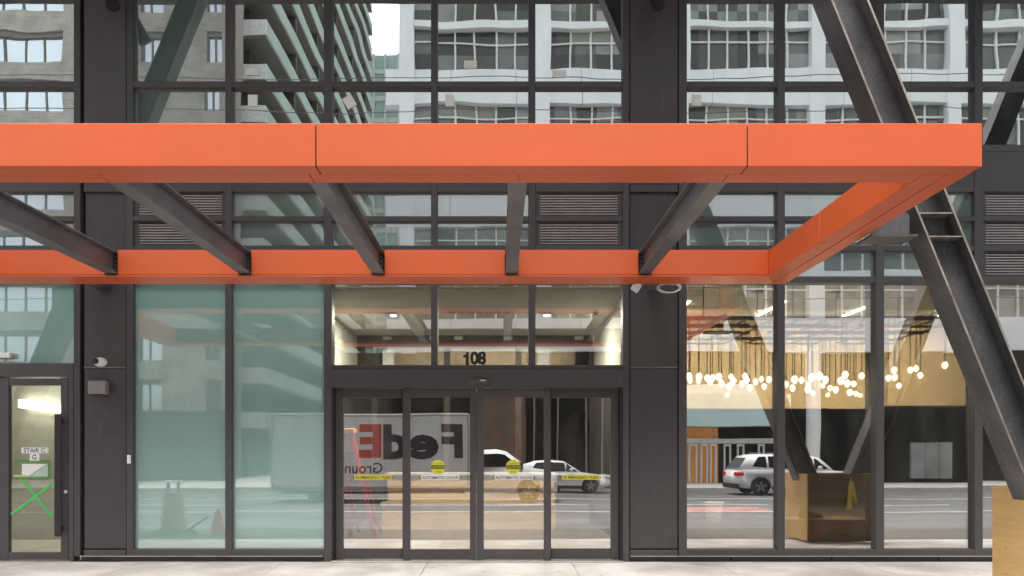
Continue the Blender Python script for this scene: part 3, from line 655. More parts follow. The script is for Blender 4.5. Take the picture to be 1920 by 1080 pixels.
for x in (3.2, 4.6, 6.0):
    for y in (2.0, 3.6):
        MB().tube((x, y, zg + .03), (x, y, 4.27), .008, n=6).build('hanger', M_ROD, ch)
        MB().lathe((x, y, 4.255), [(.1, 0), (.1, .022)], 16).build('ceiling_plate', M_ROD, ch)
E_BULB = emission('pendant_glow', (1, .82, .56), 4)
BULBS = [(1292,706),(1294,714),(1311,707),(1310,715),(1326,709),(1332,717),(1336,709),(1348,707),(1353,719),(1371,707),(1368,724),(1375,715),(1397,706),(1400,713),(1391,720),(1406,727),(1417,716),(1428,711),(1433,725),(1442,712),
 (1474,721),(1490,712),(1486,728),(1503,713),(1522,708),(1516,721),(1514,731),(1524,737),(1537,705),(1548,712),(1543,723),(1556,728),(1567,731),(1585,703),(1577,714),(1589,719),(1601,720),(1594,736),(1605,738),(1616,705),(1666,709),(1678,708),(1677,694),(1686,723),(1707,694),(1718,691),(1726,704),(1772,685)]
for (p, q) in BULBS:
    d = min(13.6, max(11.0, 1.13 * F / (VY - q) + rnd.uniform(-.3, .3)))
    x, y, z = X(p, d), d - D, Z(q, d)
    pe = MB().tube((x, y, z + .06), (x, y, zg), .0075, n=5).build('pendant_cord', M_ROD, ch)
    ps = rnd.uniform(.74, 1.02)
    MB().lathe((x, y, z), [(r_ * ps, h_ * ps * 1.1) for r_, h_ in ((.010, -.055), (.026, -.042), (.045, -.010), (.048, .008), (.036, .034), (.014, .055))], 12).build('glass_shade', E_BULB, pe, smooth=True)
# ceiling strip lights of the lobby
E_STRIP = emission('strip_glow', (1, .86, .64), 16)
for k, (x, y, lab) in enumerate(((3.6, 4.4, 'slim lit strip light in the lobby ceiling, nearest the entrance'), (5.4, 4.4, 'slim lit strip light in the lobby ceiling above the chandelier'), (7.2, 4.4, 'slim lit strip light in the lobby ceiling by the leaning column'), (9.2, 4.4, 'slim lit strip light in the lobby ceiling at the right edge'))):
    t = thing('strip_light', (x, y, 4.27), lab, 'lamp')
    MB().box(x - .02, x + .02, y, y + 1.5, 4.255, 4.279).build('tube', E_STRIP, t)
    l = bpy.data.lights.new('strip_lamp', 'AREA'); l.shape = 'RECTANGLE'; l.size = .1; l.size_y = 1.5; l.energy = 95; l.color = (1, .87, .68)
    lo = bpy.data.objects.new('strip_lamp', l); col.objects.link(lo); lo.parent = t; lo.location = (0, .75, -.06); lo.rotation_euler = (R(35), 0, 0)
for x in (3.2, 4.1, 5.0, 5.9, 6.5):  # bulb-sized point lights added among the pendants to brighten the bulkhead
    l = bpy.data.lights.new('pendant_fill', 'POINT'); l.shadow_soft_size = .04; l.energy = 15; l.color = (1, .86, .66)
    lo = bpy.data.objects.new('pendant_fill', l); col.objects.link(lo); lo.parent = ch; lo.location = (x - 4.7, .9, -.98)
for x, lab in ((-1.5, 'lit strip light in the inner lobby, left half of the transom'), (.6, 'lit strip light in the inner lobby, right half of the transom')):
    t = thing('strip_light', (x, 6.3, 4.4), lab, 'lamp')
    MB().box(x - .04, x + .04, 6.0, 7.2, 4.375, 4.399).build('tube', E_STRIP, t)
    l = bpy.data.lights.new('strip_lamp', 'AREA'); l.shape = 'RECTANGLE'; l.size = .2; l.size_y = 1.2; l.energy = 45; l.color = (1, .9, .76)
    lo = bpy.data.objects.new('strip_lamp', l); col.objects.link(lo); lo.parent = t; lo.location = (0, .3, -.06); lo.rotation_euler = (R(40), 0, 0)
# stair room
wall('stair_floor', -9.4, -5.2, IN0, 2.6, -.1, 0, M_CONC)
wall('stair_back_wall', -9.4, -5.2, 2.4, 2.6, 0, 3.4, brick_mat('painted_block', (.56, .55, .51), (.545, .535, .495), (.51, .50, .465), .4, .2))
wall('stair_side_wall', -5.35, -5.2, IN0, 2.4, 0, 3.4, M_BEIGE)
wall('stair_left_wall', -9.5, -9.4, IN0, 2.4, 0, 3.4, M_BEIGE)
wall('stair_ceiling', -9.4, -5.2, IN0, 2.4, 3.0, 3.2, M_BEIGE)
E_TUBE = emission('tube_glow', (1, .98, .93), 2.2)
tl = thing('tube_light', (X(75, 11.6), 2.2, 2.2), 'bright slanting tube light behind the stair door glass', 'lamp')
MB().beam((X(38, 11.9), 2.3, Z(757, 11.9)), (X(112, 11.9), 2.3, Z(766, 11.9)), (0, 1, 0), -.05, .05, (0, 0, 1), -.065, .065).build('diffuser', E_TUBE, tl)
MB().box(X(34, 11.9), X(116, 11.9), 2.36, 2.4, Z(763, 11.9), Z(759, 11.9)).build('batten', M_WHITE, tl)
l = bpy.data.lights.new('stair_fill', 'AREA'); l.size = .5; l.energy = 17; l.color = (1, .98, .93); lo = bpy.data.objects.new('stair_fill', l); col.objects.link(lo)  # unseen area lamp under the ceiling, added to light the stair room
lo.parent = tl; lo.location = (.2, -1.1, .78)
# upper floor
wall('upper_floor_ceiling', fx(-128), fx(2020), IN0, 9, Z(-26, 10), Z(-40, 10), mat('upper_ceiling', (.12, .105, .085), .8))
wall('upper_back_wall', fx(-128), fx(2020), 8.8, 9, 5, Z(-26, 10), mat('upper_wall', (.10, .095, .08), .8))
wall('upper_partition', fx(240), fx(424), 1.0, 1.1, 5.0, Z(-26, 10), mat('teal_blind', (.14, .22, .20), .8))
E_UP = emission('upper_tube_glow', (1, .95, .82), 60)
for x, y, lab in ((X(935, 11.5), 1.4, 'lit hanging tube light behind the upper middle pane'), (X(1372, 11.5), 1.4, 'lit hanging tube light behind the pane right of the column'), (X(32, 11.5), 1.4, 'lit hanging tube light behind the upper left pane')):
    t = thing('office_light', (x, y, 7.8), lab, 'lamp')
    MB().box(x - .035, x + .035, y, y + .9, 7.92, 7.98).build('tube', E_UP, t)
    MB().tube((x, y + .45, 7.98), (x, y + .45, Z(-26, 10)), .006, n=5).build('cord', M_BLACK, t)

# ------------------------------------------------------------------ across the street (seen mirrored in the glass)
def RX(p, d): return X(p, d)
dW = 40.0; yW = -(dW - D)
wb = thing('grey_office_building', (12, yW, 0), 'pale grey office building with white mullions across the street, mirrored in the glass', 'building')
M_PANEL = mat('pale_grey_panel', (.79, .805, .805), .6, 0, .06, .3)
M_COLW = mat('pale_pilaster', (.81, .825, .825), .6, 0, .06, .3)
M_MULW = mat('white_mullion', (.70, .70, .69), .5)
M_WIN = mat('dark_office_glass', (.085, .09, .075), .15, 0, .45, .35, 0, .6, (1, 1, .3))
M_WIN2 = mat('grey_blind_glass', (.22, .22, .20), .3, 0, .25, .3, 0, .5)
def cell_glass(name, cw, chh, x0, z0, stops):
    m, t, b = nodes(name); N = t.nodes
    tc = N.new('ShaderNodeTexCoord'); sub = N.new('ShaderNodeVectorMath'); sub.operation = 'SUBTRACT'; sub.inputs[1].default_value = (x0, 0, z0)
    sn = N.new('ShaderNodeVectorMath'); sn.operation = 'SNAP'; sn.inputs[1].default_value = (cw, 50, chh)
    wn = N.new('ShaderNodeTexWhiteNoise'); rp = N.new('ShaderNodeValToRGB'); rp.color_ramp.interpolation = 'CONSTANT'
    t.links.new(tc.outputs['Object'], sub.inputs[0]); t.links.new(sub.outputs[0], sn.inputs[0]); t.links.new(sn.outputs[0], wn.inputs['Vector']); t.links.new(wn.outputs['Value'], rp.inputs[0])
    while len(rp.color_ramp.elements) < len(stops): rp.color_ramp.elements.new(.5)
    for e, (p, c) in zip(rp.color_ramp.elements, stops): e.position = p; e.color = c + (1,)
    nz = N.new('ShaderNodeTexNoise'); nz.inputs['Scale'].default_value = .6; nz.inputs['Detail'].default_value = 5; t.links.new(tc.outputs['Object'], nz.inputs['Vector'])
    mx = N.new('ShaderNodeMix'); mx.data_type = 'RGBA'; mx.blend_type = 'OVERLAY'; mx.inputs[0].default_value = .8
    t.links.new(rp.outputs[0], mx.inputs[6]); t.links.new(nz.outputs['Fac'], mx.inputs[7]); t.links.new(mx.outputs[2], b.inputs['Base Color'])
    b.inputs['Roughness'].default_value = .15; return m
pxc = [748 + 257 * k for k in range(7)]                                  # pilaster left edges in the mirror
zband = [(Z(658, dW) + k * 233 / F * dW, Z(596, dW) + k * 233 / F * dW) for k in range(4)]
xw0, xw1 = X(748, dW), X(748 + 257 * 6 + 28, dW)
M_WIN = cell_glass('dark_office_glass_cells', 229 / F * dW / 6, 1.2, X(776, dW), zband[0][1], [(0, (.03, .03, .024)), (.34, (.07, .072, .055)), (.6, (.14, .15, .135)), (.85, (.27, .27, .25))])
M_WIN2 = cell_glass('grey_office_glass_cells', 229 / F * dW / 6, 1.2, X(776, dW), zband[0][1], [(0, (.12, .125, .11)), (.4, (.22, .23, .21)), (.75, (.30, .31, .29)), (.9, (.06, .06, .05))])
MB().box(xw0, xw1, yW - 12, yW - .6, -.3, zband[3][1]).build('core', M_DARK, wb)
for k, (z0, z1) in enumerate(zband):
    xa = X(722, dW) if k < 3 else xw0
    for j in range(13):
        a = xa + (xw1 - xa) * j / 13; b = xa + (xw1 - xa) * (j + 1) / 13
        MB().box(a + .012, b - .012, yW - .58, yW, z0, z1).build('panel', M_PANEL, wb)
for p in pxc: MB().box(X(p, dW), X(p + 28, dW), yW - .59, yW + .12, 6.9, zband[3][1] + .5).build('pilaster', M_COLW, wb)
for k in range(3):
    z0, z1 = zband[k][1], zband[k + 1][0]; zm = (z0 + z1) / 2
    for i in range(6):
        a, b = X(pxc[i] + 28, dW), X(pxc[i + 1], dW)
        MB().box(a, b, yW - .5, yW - .02, zm - .18, zm + .18).build('transom_beam', M_PANEL, wb)
        for (q0, q1) in ((z0, zm - .18), (zm + .18, z1)):
            w = MB().box(a, b, yW - .5, yW - .42, q0, q1).build('window', M_WIN if rnd.random() < (.9 if i < 2 else .45) else M_WIN2, wb)
            fm = MB()
            for j in range(1, 6): fm.box(a + (b - a) * j / 6 - .05, a + (b - a) * j / 6 + .05, yW - .42, yW - .3, q0, q1)
            fm.box(a, b, yW - .42, yW - .31, q0 + (q1 - q0) * .70 - .04, q0 + (q1 - q0) * .70 + .04)
            fm.build('window_frame', M_MULW, w)
            if rnd.random() < .55: MB().box(a + (b - a) * .17, b - (b - a) * rnd.choice((.17, .34, .5)), yW - .418, yW - .405, q0 + (q1 - q0) * .72, q1).build('blind', mat('office_blind', (.30, .29, .25), .8), w)
# ground floor of that building
gz = zband[0][0]
M_SHOP = mat('dark_shop_glass', (.008, .007, .0065), .12, 0, .5, .6, 0, .12)
M_BROWN = mat('brown_masonry', (.12, .07, .045), .8, 0, .2, 1.5, .2, .4, (1, 1, 1), .3)
M_TEALP = mat('pale_turquoise_panel', (.58, .76, .75), .5, 0, .08, .5)
MB().box(X(600, dW), X(905, dW), yW - .55, yW - .3, -.15, gz).build('dark_wall', M_SHOP, wb)
MB().box(X(905, dW), X(985, dW), yW - .55, yW - .05, -.15, gz).build('brown_wall', M_BROWN, wb)
MB().box(X(985, dW), X(1240, dW), yW - .55, yW - .35, -.15, gz).build('shop_glass', M_SHOP, wb)
for p in (1000, 1045, 1100, 1130, 1190): MB().box(X(p, dW), X(p + 3, dW), yW - .35, yW - .27, -.15, 4.6).build('shop_mullion', mat('grey_mullion', (.2, .19, .18), .5), wb)
MB().box(X(1240, dW), X(1470, dW), yW - .5, yW + 1.0, Z(800, dW), Z(742, dW)).build('entrance_fascia', M_TEALP, wb)
MB().box(X(1240, dW), X(1470, dW), yW - .52, yW - .1, Z(741, dW), Z(722, dW)).build('upper_fascia', M_PANEL, wb)
MB().box(X(1240, dW), X(1470, dW), yW - .52, yW - .2, Z(721.5, dW), gz).build('dark_upper_shop', M_SHOP, wb)
MB().box(X(1240, dW), X(1352, dW), yW - .55, yW - .3, -.15, Z(801, dW)).build('timber_lobby', mat('glowing_timber', (.48, .20, .055), .5, 0, .25, 1.2, 0, .5, (3, 3, .4), .1, (1, .45, .1), .06), wb)  # faint glow in the timber stands in for a warm lit interior
MB().box(X(1353, dW), X(1960, dW), yW - .55, yW - .3, -.15, gz if False else Z(801, dW)).build('shop_glass', M_SHOP, wb)
MB().box(X(1471, dW), X(2400, dW), yW - .55, yW - .32, Z(800, dW), gz).build('dark_upper_shop', M_SHOP, wb)
for (a, b) in ((1296, 1312), (1318, 1332), (1336, 1348), (1362, 1376), (1388, 1402), (1428, 1440)):
    fr = MB(); z0, z1 = -.15, Z(832, dW)
    fr.box(X(a, dW), X(a + 3, dW), yW - .29, yW - .2, z0, z1); fr.box(X(b - 3, dW), X(b, dW), yW - .29, yW - .2, z0, z1); fr.box(X(a + 3.01, dW), X(b - 3.01, dW), yW - .29, yW - .21, z1 - .12, z1)
    fr.build('entrance_door', M_MULW, wb)
MB().box(X(1285, dW), X(1455, dW), yW - .29, yW - .15, Z(831, dW), Z(822, dW)).build('door_head', M_MULW, wb)
MB().tube((X(1522, dW), yW + .3, -.15), (X(1522, dW), yW + .3, gz), .36, n=20).build('round_column', M_COLW, wb)
for a_, b_ in ((1712, 1738), (1739, 1765), (1766, 1790)): MB().box(X(a_, dW), X(b_, dW), yW - .3, yW - .1 - .004 * (a_ % 3), Z(897, dW), Z(828, dW)).build('shutter', mat('grey_shutter', (.26, .26, .25), .5, .3, .3, .8, ov=.15), wb)

# brick apartment house on the left
dB = 44.6; yB = -(dB - D)
bb = thing('stone_apartment_house', (-24, yB, 0), 'grey brick apartment house with broad windows, mirrored in the left panes', 'building')
M_BRK = brick_mat('grey_brick', (.40, .37, .33), (.34, .32, .285), (.42, .40, .37), .6, .2)
M_SKYWIN = mat('bright_window_glass', (.25, .30, .32), .05, 0, .2, .4, 0, 1.0)
M_SKYWIN.node_tree.nodes['Principled BSDF'].inputs['Metallic'].default_value = .75
M_SKYWIN.node_tree.nodes['Principled BSDF'].inputs['Base Color'].default_value = (.7, .76, .8, 1)
for l_ in list(M_SKYWIN.node_tree.links):
    if l_.to_socket.name == 'Base Color': M_SKYWIN.node_tree.links.remove(l_)
M_REC = mat('window_reveal', (.20, .185, .165), .8)
xb0, xb1 = X(-180, dB), X(420, dB)
# openings in the mirror: (x0,x1,y0,y1), rows repeat every 3.1 m
rows = [Z(300, dB) + 3.0 * k for k in range(-5, 7)]
ops = [(X(a, dB), X(b, dB)) for a, b in ((-150, -60), (-36, 116), (58 + 112, 58 + 200), (250, 302), (384, 412))]
hwin = 1.85
MB().box(xb0, xb1, yB - 3, yB - .36, -.3, rows[-1] + 3).build('core', M_REC, bb)
for k, z in enumerate(rows):
    zt_ = (rows[k + 1] if k + 1 < len(rows) else z + 3)
    MB().box(xb0, xb1, yB - .35, yB, z + hwin, zt_).build('brick_band', M_BRK, bb)
    cuts = [xb0] + [v for o_ in ops for v in o_] + [xb1]
    for j in range(0, len(cuts), 2): MB().box(cuts[j], cuts[j + 1], yB - .35, yB, z, z + hwin).build('brick_pier', M_BRK, bb)
    for (a, b) in ops:
        w = MB().box(a, b, yB - .34, yB - .28, z + .02, z + hwin - .02).build('window', M_SKYWIN, bb)
        f_ = MB(); n = max(2, int((b - a) / 1.15))
        f_.box(a, b, yB - .34, yB - .12, z + hwin - .3, z + hwin - .001)
        for j in range(n + 1): f_.box(a + (b - a) * j / n - .05, a + (b - a) * j / n + .05, yB - .28, yB - .22, z + .02, z + hwin - .3)
        f_.build('window_frame', M_REC, w)
MB().box(xb0, xb1, yB - .35, yB, -.15, rows[0]).build('base_wall', mat('dark_grey_render', (.10, .10, .10), .8, 0, .2, .6), bb)

# balcony tower down the side street
tw = thing('balcony_tower', (-18, -60, 0), 'tall residential tower with rows of glass balconies, mirrored above the canopy', 'building')
xt = X(497, 50); ya, yz = -(50 - D), -(92 - D)
M_TW = mat('tower_recess', (.055, .052, .046), .7, 0, .2, .5)
M_GUARD = mat('balcony_guard', (.27, .34, .32), .7, 0, .12, .4, 0, .2); M_SLAB = mat('balcony_slab', (.13, .128, .12), .8, 0, .1, .5, 0, .2); M_END = mat('balcony_end', (.84, .84, .82), .8)
MB().box(xt - 14, xt - 1.7, yz, ya - 1.6, -.2, 70).build('core', M_TW, tw)
for k in range(23):
    z = 3.1 + k * 2.95
    MB().box(xt - 14, xt, yz, ya, z - .22, z).build('balcony_slab', M_SLAB, tw)
    MB().box(xt - .06, xt - .02, yz + .1, ya - .09, z + .03, z + 1.12).build('balcony_guard', M_GUARD, tw)
    MB().box(xt - 4, xt - .02, ya - .08, ya - .03, z + .03, z + 1.12).build('end_guard', M_END, tw)
    for j in range(5):
        y = ya - 7.5 * (j + 1)
        MB().box(xt - 1.69, xt - .12, y - .1, y + .1, z + .01, z + 2.7).build('party_screen', M_TW, tw)
# far glass tower closing the side street
fg = thing('far_glass_tower', (-16, -105, 0), 'distant pale green glass block at the end of the side street reflection', 'building')
dG = 115; yG_ = -(dG - D)
M_FG = mat('pale_green_curtain_wall', (.30, .42, .40), .2, 0, .15, .2, 0, .6)
MB().box(X(560, dG), X(790, dG), yG_ - 15, yG_, -.2, Z(105, dG)).build('core', M_FG, fg)
fl = MB()
for k in range(17): fl.box(X(560, dG), X(790, dG), yG_, yG_ + .25, 4 + k * 3.5, 4.7 + k * 3.5)
fl.build('floor_bands', mat('grey_green_band', (.45, .48, .46), .6), fg)
for j in range(10): MB().box(X(560 + j * 23, dG), X(560 + j * 23 + 4, dG), yG_ + .01, yG_ + .4, 0, Z(105, dG)).build('fin', mat('grey_green_band', (.45, .48, .46)), fg)

# ------------------------------------------------------------------ vehicles
M_TYRE = mat('tyre_rubber', (.02, .02, .02), .8); M_RIM = mat('alloy_rim', (.35, .35, .36), .35, .7); M_CGLASS = mat('car_glass', (.012, .013, .014), .06, 0, .2, 1, 0, .6)
M_CARW = mat('white_car_paint', (.90, .90, .89), .28, 0, .02, 1, 0, .6); M_TRIM = mat('black_plastic_trim', (.025, .025, .026), .6)
M_TAIL = mat('tail_lamp', (.45, .01, .015), .2, 0, .1, 3, 0, .5, (1, 1, 1), 0, (1, .04, .04), .08); M_LAMP = mat('clear_lamp', (.7, .72, .75), .1)
def wheel(parent, x, y, r, w=.22, side=1):
    t = MB().lathe((x, y, ROAD_Z + r), [(r * .62, -w / 2), (r * .95, -w / 2), (r, -w / 3), (r, w / 3), (r * .95, w / 2), (r * .62, w / 2)], 24, 'y').build('tyre', M_TYRE, parent, smooth=False)
    rm = MB().lathe((x, y + side * (w / 2 - .035), ROAD_Z + r), [(r * .6, -.02), (r * .6, .02), (r * .12, .035)], 20, 'y')
    for k in range(5):
        a = 2 * math.pi * k / 5 + .3; c = Vector((x, y + side * w / 2, ROAD_Z + r)); dv = Vector((math.cos(a), 0, math.sin(a)))
        rm.beam(c + dv * r * .1, c + dv * r * .6, Vector((-dv.z, 0, dv.x)), -.04, .04, (0, 1, 0), -.02, .012)
    rm.build('rim', M_RIM, t)
def arch(cx, r, n=9, z0=0): return [(cx + r * math.cos(math.pi * i / (n - 1)), z0 + r * math.sin(math.pi * i / (n - 1))) for i in range(n)]
def car(name, label, xr, yc, L, W, H, kind):
    """+X is the front"""
    t = thing(name, (xr + L / 2, yc, ROAD_Z), label, 'car'); g0 = ROAD_Z
    r = .37 if kind == 'suv' else .33; wx = (xr + .19 * L, xr + .81 * L); y0, y1 = yc - W / 2, yc + W / 2
    def q(u, h): return (xr + u * L, g0 + h * H)
    sill = .17 * H
    low = [q(.005, .20), (wx[0] - r * 1.17, g0 + sill)] + [(x, z) for x, z in reversed(arch(wx[0], r * 1.16, 9, g0 + r))][0:] + [(wx[0] + r * 1.17, g0 + sill), (wx[1] - r * 1.17, g0 + sill)] + list(reversed(arch(wx[1], r * 1.16, 9, g0 + r))) + [(wx[1] + r * 1.17, g0 + sill), q(.995, .20)]
    if kind == 'suv': up = [q(1, .40), q(.985, .53), q(.93, .58), q(.72, .625), q(.40, .635), q(.06, .645), q(.012, .60), q(.0, .42)]
    else: up = [q(1, .36), q(.985, .48), q(.92, .54), q(.70, .62), q(.40, .645), q(.08, .65), q(.015, .58), q(.0, .38)]
    body = MB().prism(low + up, y0, y1, 0, lambda x, z: .05 * max(0, (z - g0) / H - .45) / .2 + .02 * (abs((x - xr) / L - .5) > .46) * 3).build('body', M_CARW, t, bevel=.035, seg=2, smooth=True)
    if kind == 'suv': gh = [q(.02, .62), q(.10, .93), q(.16, .985), q(.40, 1.0), q(.56, .985), q(.64, .93), q(.745, .61)]
    else: gh = [q(.06, .63), q(.17, .86), q(.30, .985), q(.46, 1.0), q(.56, .97), q(.73, .60)]
    ins = lambda x, z: .07 + .17 * max(0, (z - g0) / H - .62) / .38
    cab = MB().prism(gh, y0, y1, 0, ins).build('cabin', M_CARW, t, bevel=.03, seg=2, smooth=True)
    def side_glass(us, sgn):
        pts = [q(u, h) for u, h in us]; v = []
        for x, z in pts:
            i_ = ins(x, z) - .012; v.append((x, (y1 - i_) if sgn > 0 else (y0 + i_), z))
        v2 = [(x, y - sgn * .03, z) for x, y, z in v]; n = len(v)
        MB().add(v + v2, [tuple(range(n)), tuple(range(2 * n - 1, n - 1, -1))] + [(i, i + n, (i + 1) % n + n, (i + 1) % n) for i in range(n)]).build('side_window', M_CGLASS, cab)
    wins = [[(.60, .66), (.70, .66), (.615, .90), (.60, .92)], [(.41, .66), (.585, .66), (.585, .92), (.56, .945), (.41, .95)], [(.25, .67), (.395, .66), (.395, .95), (.25, .945)], [(.13, .70), (.235, .67), (.235, .94), (.18, .93)]]
    if kind != 'suv': wins = [[(.59, .66), (.69, .65), (.585, .90)], [(.42, .66), (.575, .66), (.57, .92), (.42, .945)], [(.24, .67), (.405, .66), (.405, .945), (.30, .93)]]
    for sgn in (-1, 1):
        for w_ in wins: side_glass(w_, sgn)
        for x in wx: wheel(t, x, yc + sgn * (W / 2 - .13), r, .22, sgn)
        MB().box(wx[0] + r * 1.2, wx[1] - r * 1.2, yc + sgn * (W / 2 - .04), yc + sgn * (W / 2 + .004), g0 + sill - .04, g0 + sill + .1).build('sill_trim', M_TRIM, t)
        a, b = q(.615, .66); MB().box(a, a + .13, yc + sgn * (W / 2 - .02), yc + sgn * (W / 2 + .17), b + .0, b + .13).build('mirror', M_CARW, t, bevel=.03)
        a, b = q(.0, .48); MB().box(a - .008, a + .32, yc + sgn * (W / 2 - .36), yc + sgn * (W / 2 - .012), b, b + .15).build('tail_light', M_TAIL, t, bevel=.02)
        a, b = q(.945, .45); MB().box(a, a + L * .052, yc + sgn * (W / 2 - .42), yc + sgn * (W / 2 - .03), b, b + .13).build('headlight', M_LAMP, t, bevel=.02)
    # rear and front glass
    for (p, p2) in ((gh[0], gh[1]), (gh[-1], gh[-2])):
        sg = -1 if p is gh[0] else 1; v = []
        for (x, z), e in ((p, .12), (p2, .9)):
            xx = p[0] + (p2[0] - p[0]) * e; zz = p[1] + (p2[1] - p[1]) * e; i_ = ins(xx, zz) + .1
            v += [(xx + sg * .012, y0 + i_, zz + .012), (xx + sg * .012, y1 - i_, zz + .012)]
        v = [v[0], v[1], v[3], v[2]]; MB().add(v + [(x - sg * .03, y, z - .03) for x, y, z in v], [(0, 1, 2, 3), (7, 6, 5, 4), (0, 4, 5, 1), (1, 5, 6, 2), (2, 6, 7, 3), (3, 7, 4, 0)]).build('windscreen' if sg > 0 else 'rear_window', M_CGLASS, cab)
    a = xr - .02; MB().box(a, a + .3, y0 + .05, y1 - .05, g0 + .17 * H, g0 + .30 * H).build('rear_bumper', M_TRIM, t, bevel=.04)
    MB().box(xr + L - .28, xr + L + .015, y0 + .05, y1 - .05, g0 + .16 * H, g0 + .26 * H).build('front_bumper', M_TRIM, t, bevel=.04)
    MB().box(xr - .012, xr + .02, yc - .26, yc + .26, g0 + .40 * H, g0 + .47 * H).build('number_plate', M_WHITE, t)
    if kind == 'suv':
        for sgn in (-1, 1):
            a, z = q(.2, 1.0); b, _ = q(.55, 1.0); MB().tube((a, yc + sgn * (W / 2 - .3), z + .03), (b, yc + sgn * (W / 2 - .3), z + .03), .02).build('roof_rail', M_RIM, t)
    return t
car('white_suv', 'white sport utility car driving past, mirrored in the right lobby window', 9.7, -20.5 - .95, 5.35, 1.95, 1.70, 'suv')
car('white_sedan', 'white saloon car beyond the delivery truck, mirrored in the sliding doors', .25, -23.2, 4.6, 1.8, 1.42, 'sedan')
# delivery truck
dT = 25.4; yT = -(dT - D)
tr = thing('delivery_truck', (-3, yT - 1.15, ROAD_Z), 'white delivery box truck with big dark and red lettering, mirrored in the doors', 'truck')
tx0, tx1, tz0, tz1 = X(505, dT), X(882, dT), Z(916, dT), Z(775, dT)
M_TRK = mat('truck_white', (.74, .74, .72), .35, 0, .04, .6)
body = MB().box(tx0, tx1, yT - 2.3, yT, tz0, tz1).build('cargo_box', M_TRK, tr, bevel=.06, seg=2)
MB().box(tx0 + .02, tx1 - .02, yT - 2.28, yT - .02, tz0 - .1, tz0 - .001).build('box_rail', mat('aluminium_rail', (.4, .4, .4), .4, .6), body)
M_ALU = mat('aluminium_rail', (.4, .4, .4))
for (a_, b_, c_, d_) in ((tx0 + .05, tx1 - .05, tz1 - .09, tz1 - .05), (tx0 + .05, tx1 - .05, tz0 + .02, tz0 + .07), (tx1 - .09, tx1 - .05, tz0 + .08, tz1 - .1), (tx0 + .05, tx0 + .1, tz0 + .08, tz1 - .1)):
    MB().box(a_, b_, yT + .001, yT + .012, c_, d_).build('box_trim', M_ALU, body)
for k in range(1, 7):
    xs0 = tx0 + (tx1 - tx0) * k / 7; MB().box(xs0 - .004, xs0 + .004, yT + .0005, yT + .003, tz0 + .08, tz1 - .1).build('panel_seam', M_ALU, body)
for xs0 in (tx0 + .2, (tx0 + tx1) / 2, tx1 - .2): MB().box(xs0 - .05, xs0 + .05, yT + .0125, yT + .03, tz0 + .03, tz0 + .06).build('marker_light', mat('amber_marker', (.7, .25, .02), .3), body)
M_PURP = mat('dark_purple_letters', (.02, .012, .028), .5); M_REDL = mat('red_letters', (.5, .012, .012), .5)
# letters read from +X to -X on the side that faces the pavement
def letter(body_, px0, px1, y0, y1, m, bold=.02):
    cu = text_mesh('letter', body_, 1.0, m, body, (0, 0, 0), (1, 0, 0), (0, 0, 1), bold, 1, 'LEFT')
    vs_ = [v.co.copy() for v in cu.data.vertices]; ax0, ax1 = min(v.x for v in vs_), max(v.x for v in vs_); az0, az1 = min(v.z for v in vs_), max(v.z for v in vs_)
    wx0, wx1, wz0, wz1 = X(px1, dT), X(px0, dT), Z(y1, dT), Z(y0, dT)
    for v, c in zip(cu.data.vertices, vs_): v.co = Vector((wx0 + (c.x - ax0) / (ax1 - ax0) * (wx1 - wx0), yT + .006, wz0 + (c.z - az0) / (az1 - az0) * (wz1 - wz0)))
letter('F', 828, 868, 795, 859, M_PURP, .045); letter('e', 766, 823, 815, 862, M_PURP, .045); letter('d', 717, 763, 795, 862, M_PURP, .045)
letter('E', 672, 714, 795, 859, M_REDL, .045); letter('x', 600, 646, 815, 859, M_REDL, .045)
letter('Ground', 632, 716, 868, 888, M_PURP, .01)
# cab
c0, c1 = tx1 - .02, X(1046, dT); g0 = ROAD_Z
prof = [(c0, g0 + .45), (c0, Z(845, dT)), (c0 + .9, Z(842, dT)), (c0 + 1.25, Z(846, dT)), (c0 + 2.0, Z(878, dT)), (c1 - .25, Z(884, dT)), (c1, Z(893, dT)), (c1 + .02, Z(925, dT)), (c1 - .08, g0 + .38), (c0 + 2.5, g0 + .38)] + arch(c0 + 2.02, .46, 8, g0 + .40) + [(c0 + 1.5, g0 + .38)]
cabm = MB().prism(prof, yT - 2.15, yT - .12, 0, lambda x, z: .16 * max(0, z - Z(880, dT)) / .7).build('cab', M_CARW, tr, bevel=.04, seg=2, smooth=True)
for sgn, yy in ((1, yT - .12), (-1, yT - 2.15)):
    pts = [(c0 + .25, Z(876, dT)), (c0 + .25, Z(852, dT)), (c0 + .95, Z(850, dT)), (c0 + 1.2, Z(852, dT)), (c0 + 1.72, Z(876, dT))]
    v = [(x, yy - sgn * (.16 * max(0, z - Z(880, dT)) / .7 - .012), z) for x, z in pts]; n = len(v)
    MB().add(v + [(x, y - sgn * .03, z) for x, y, z in v], [tuple(range(n)), tuple(range(2 * n - 1, n - 1, -1))] + [(i, i + n, (i + 1) % n + n, (i + 1) % n) for i in range(n)]).build('side_window', M_CGLASS, cabm)
    MB().box(c0 + 1.62, c0 + 1.8, yy - .02 if sgn > 0 else yy - .25, yy + .25 if sgn > 0 else yy + .02, Z(880, dT), Z(866, dT)).build('mirror', M_TRIM, cabm, bevel=.02)
    MB().box(c1 - .3, c1 + .01, yy - sgn * .38 if sgn > 0 else yy + .02, yy - .02 if sgn > 0 else yy + .38, Z(908, dT), Z(897, dT)).build('headlight', M_LAMP, cabm)
    wheel(tr, c0 + 2.02, yy - sgn * .14, .38, .24, sgn); wheel(tr, tx0 + 1.6, yy - sgn * .12, .38, .4, sgn)
MB().box(c1 - .12, c1 + .1, yT - 2.1, yT - .17, g0 + .36, g0 + .62).build('front_bumper', M_TRIM, tr, bevel=.04)
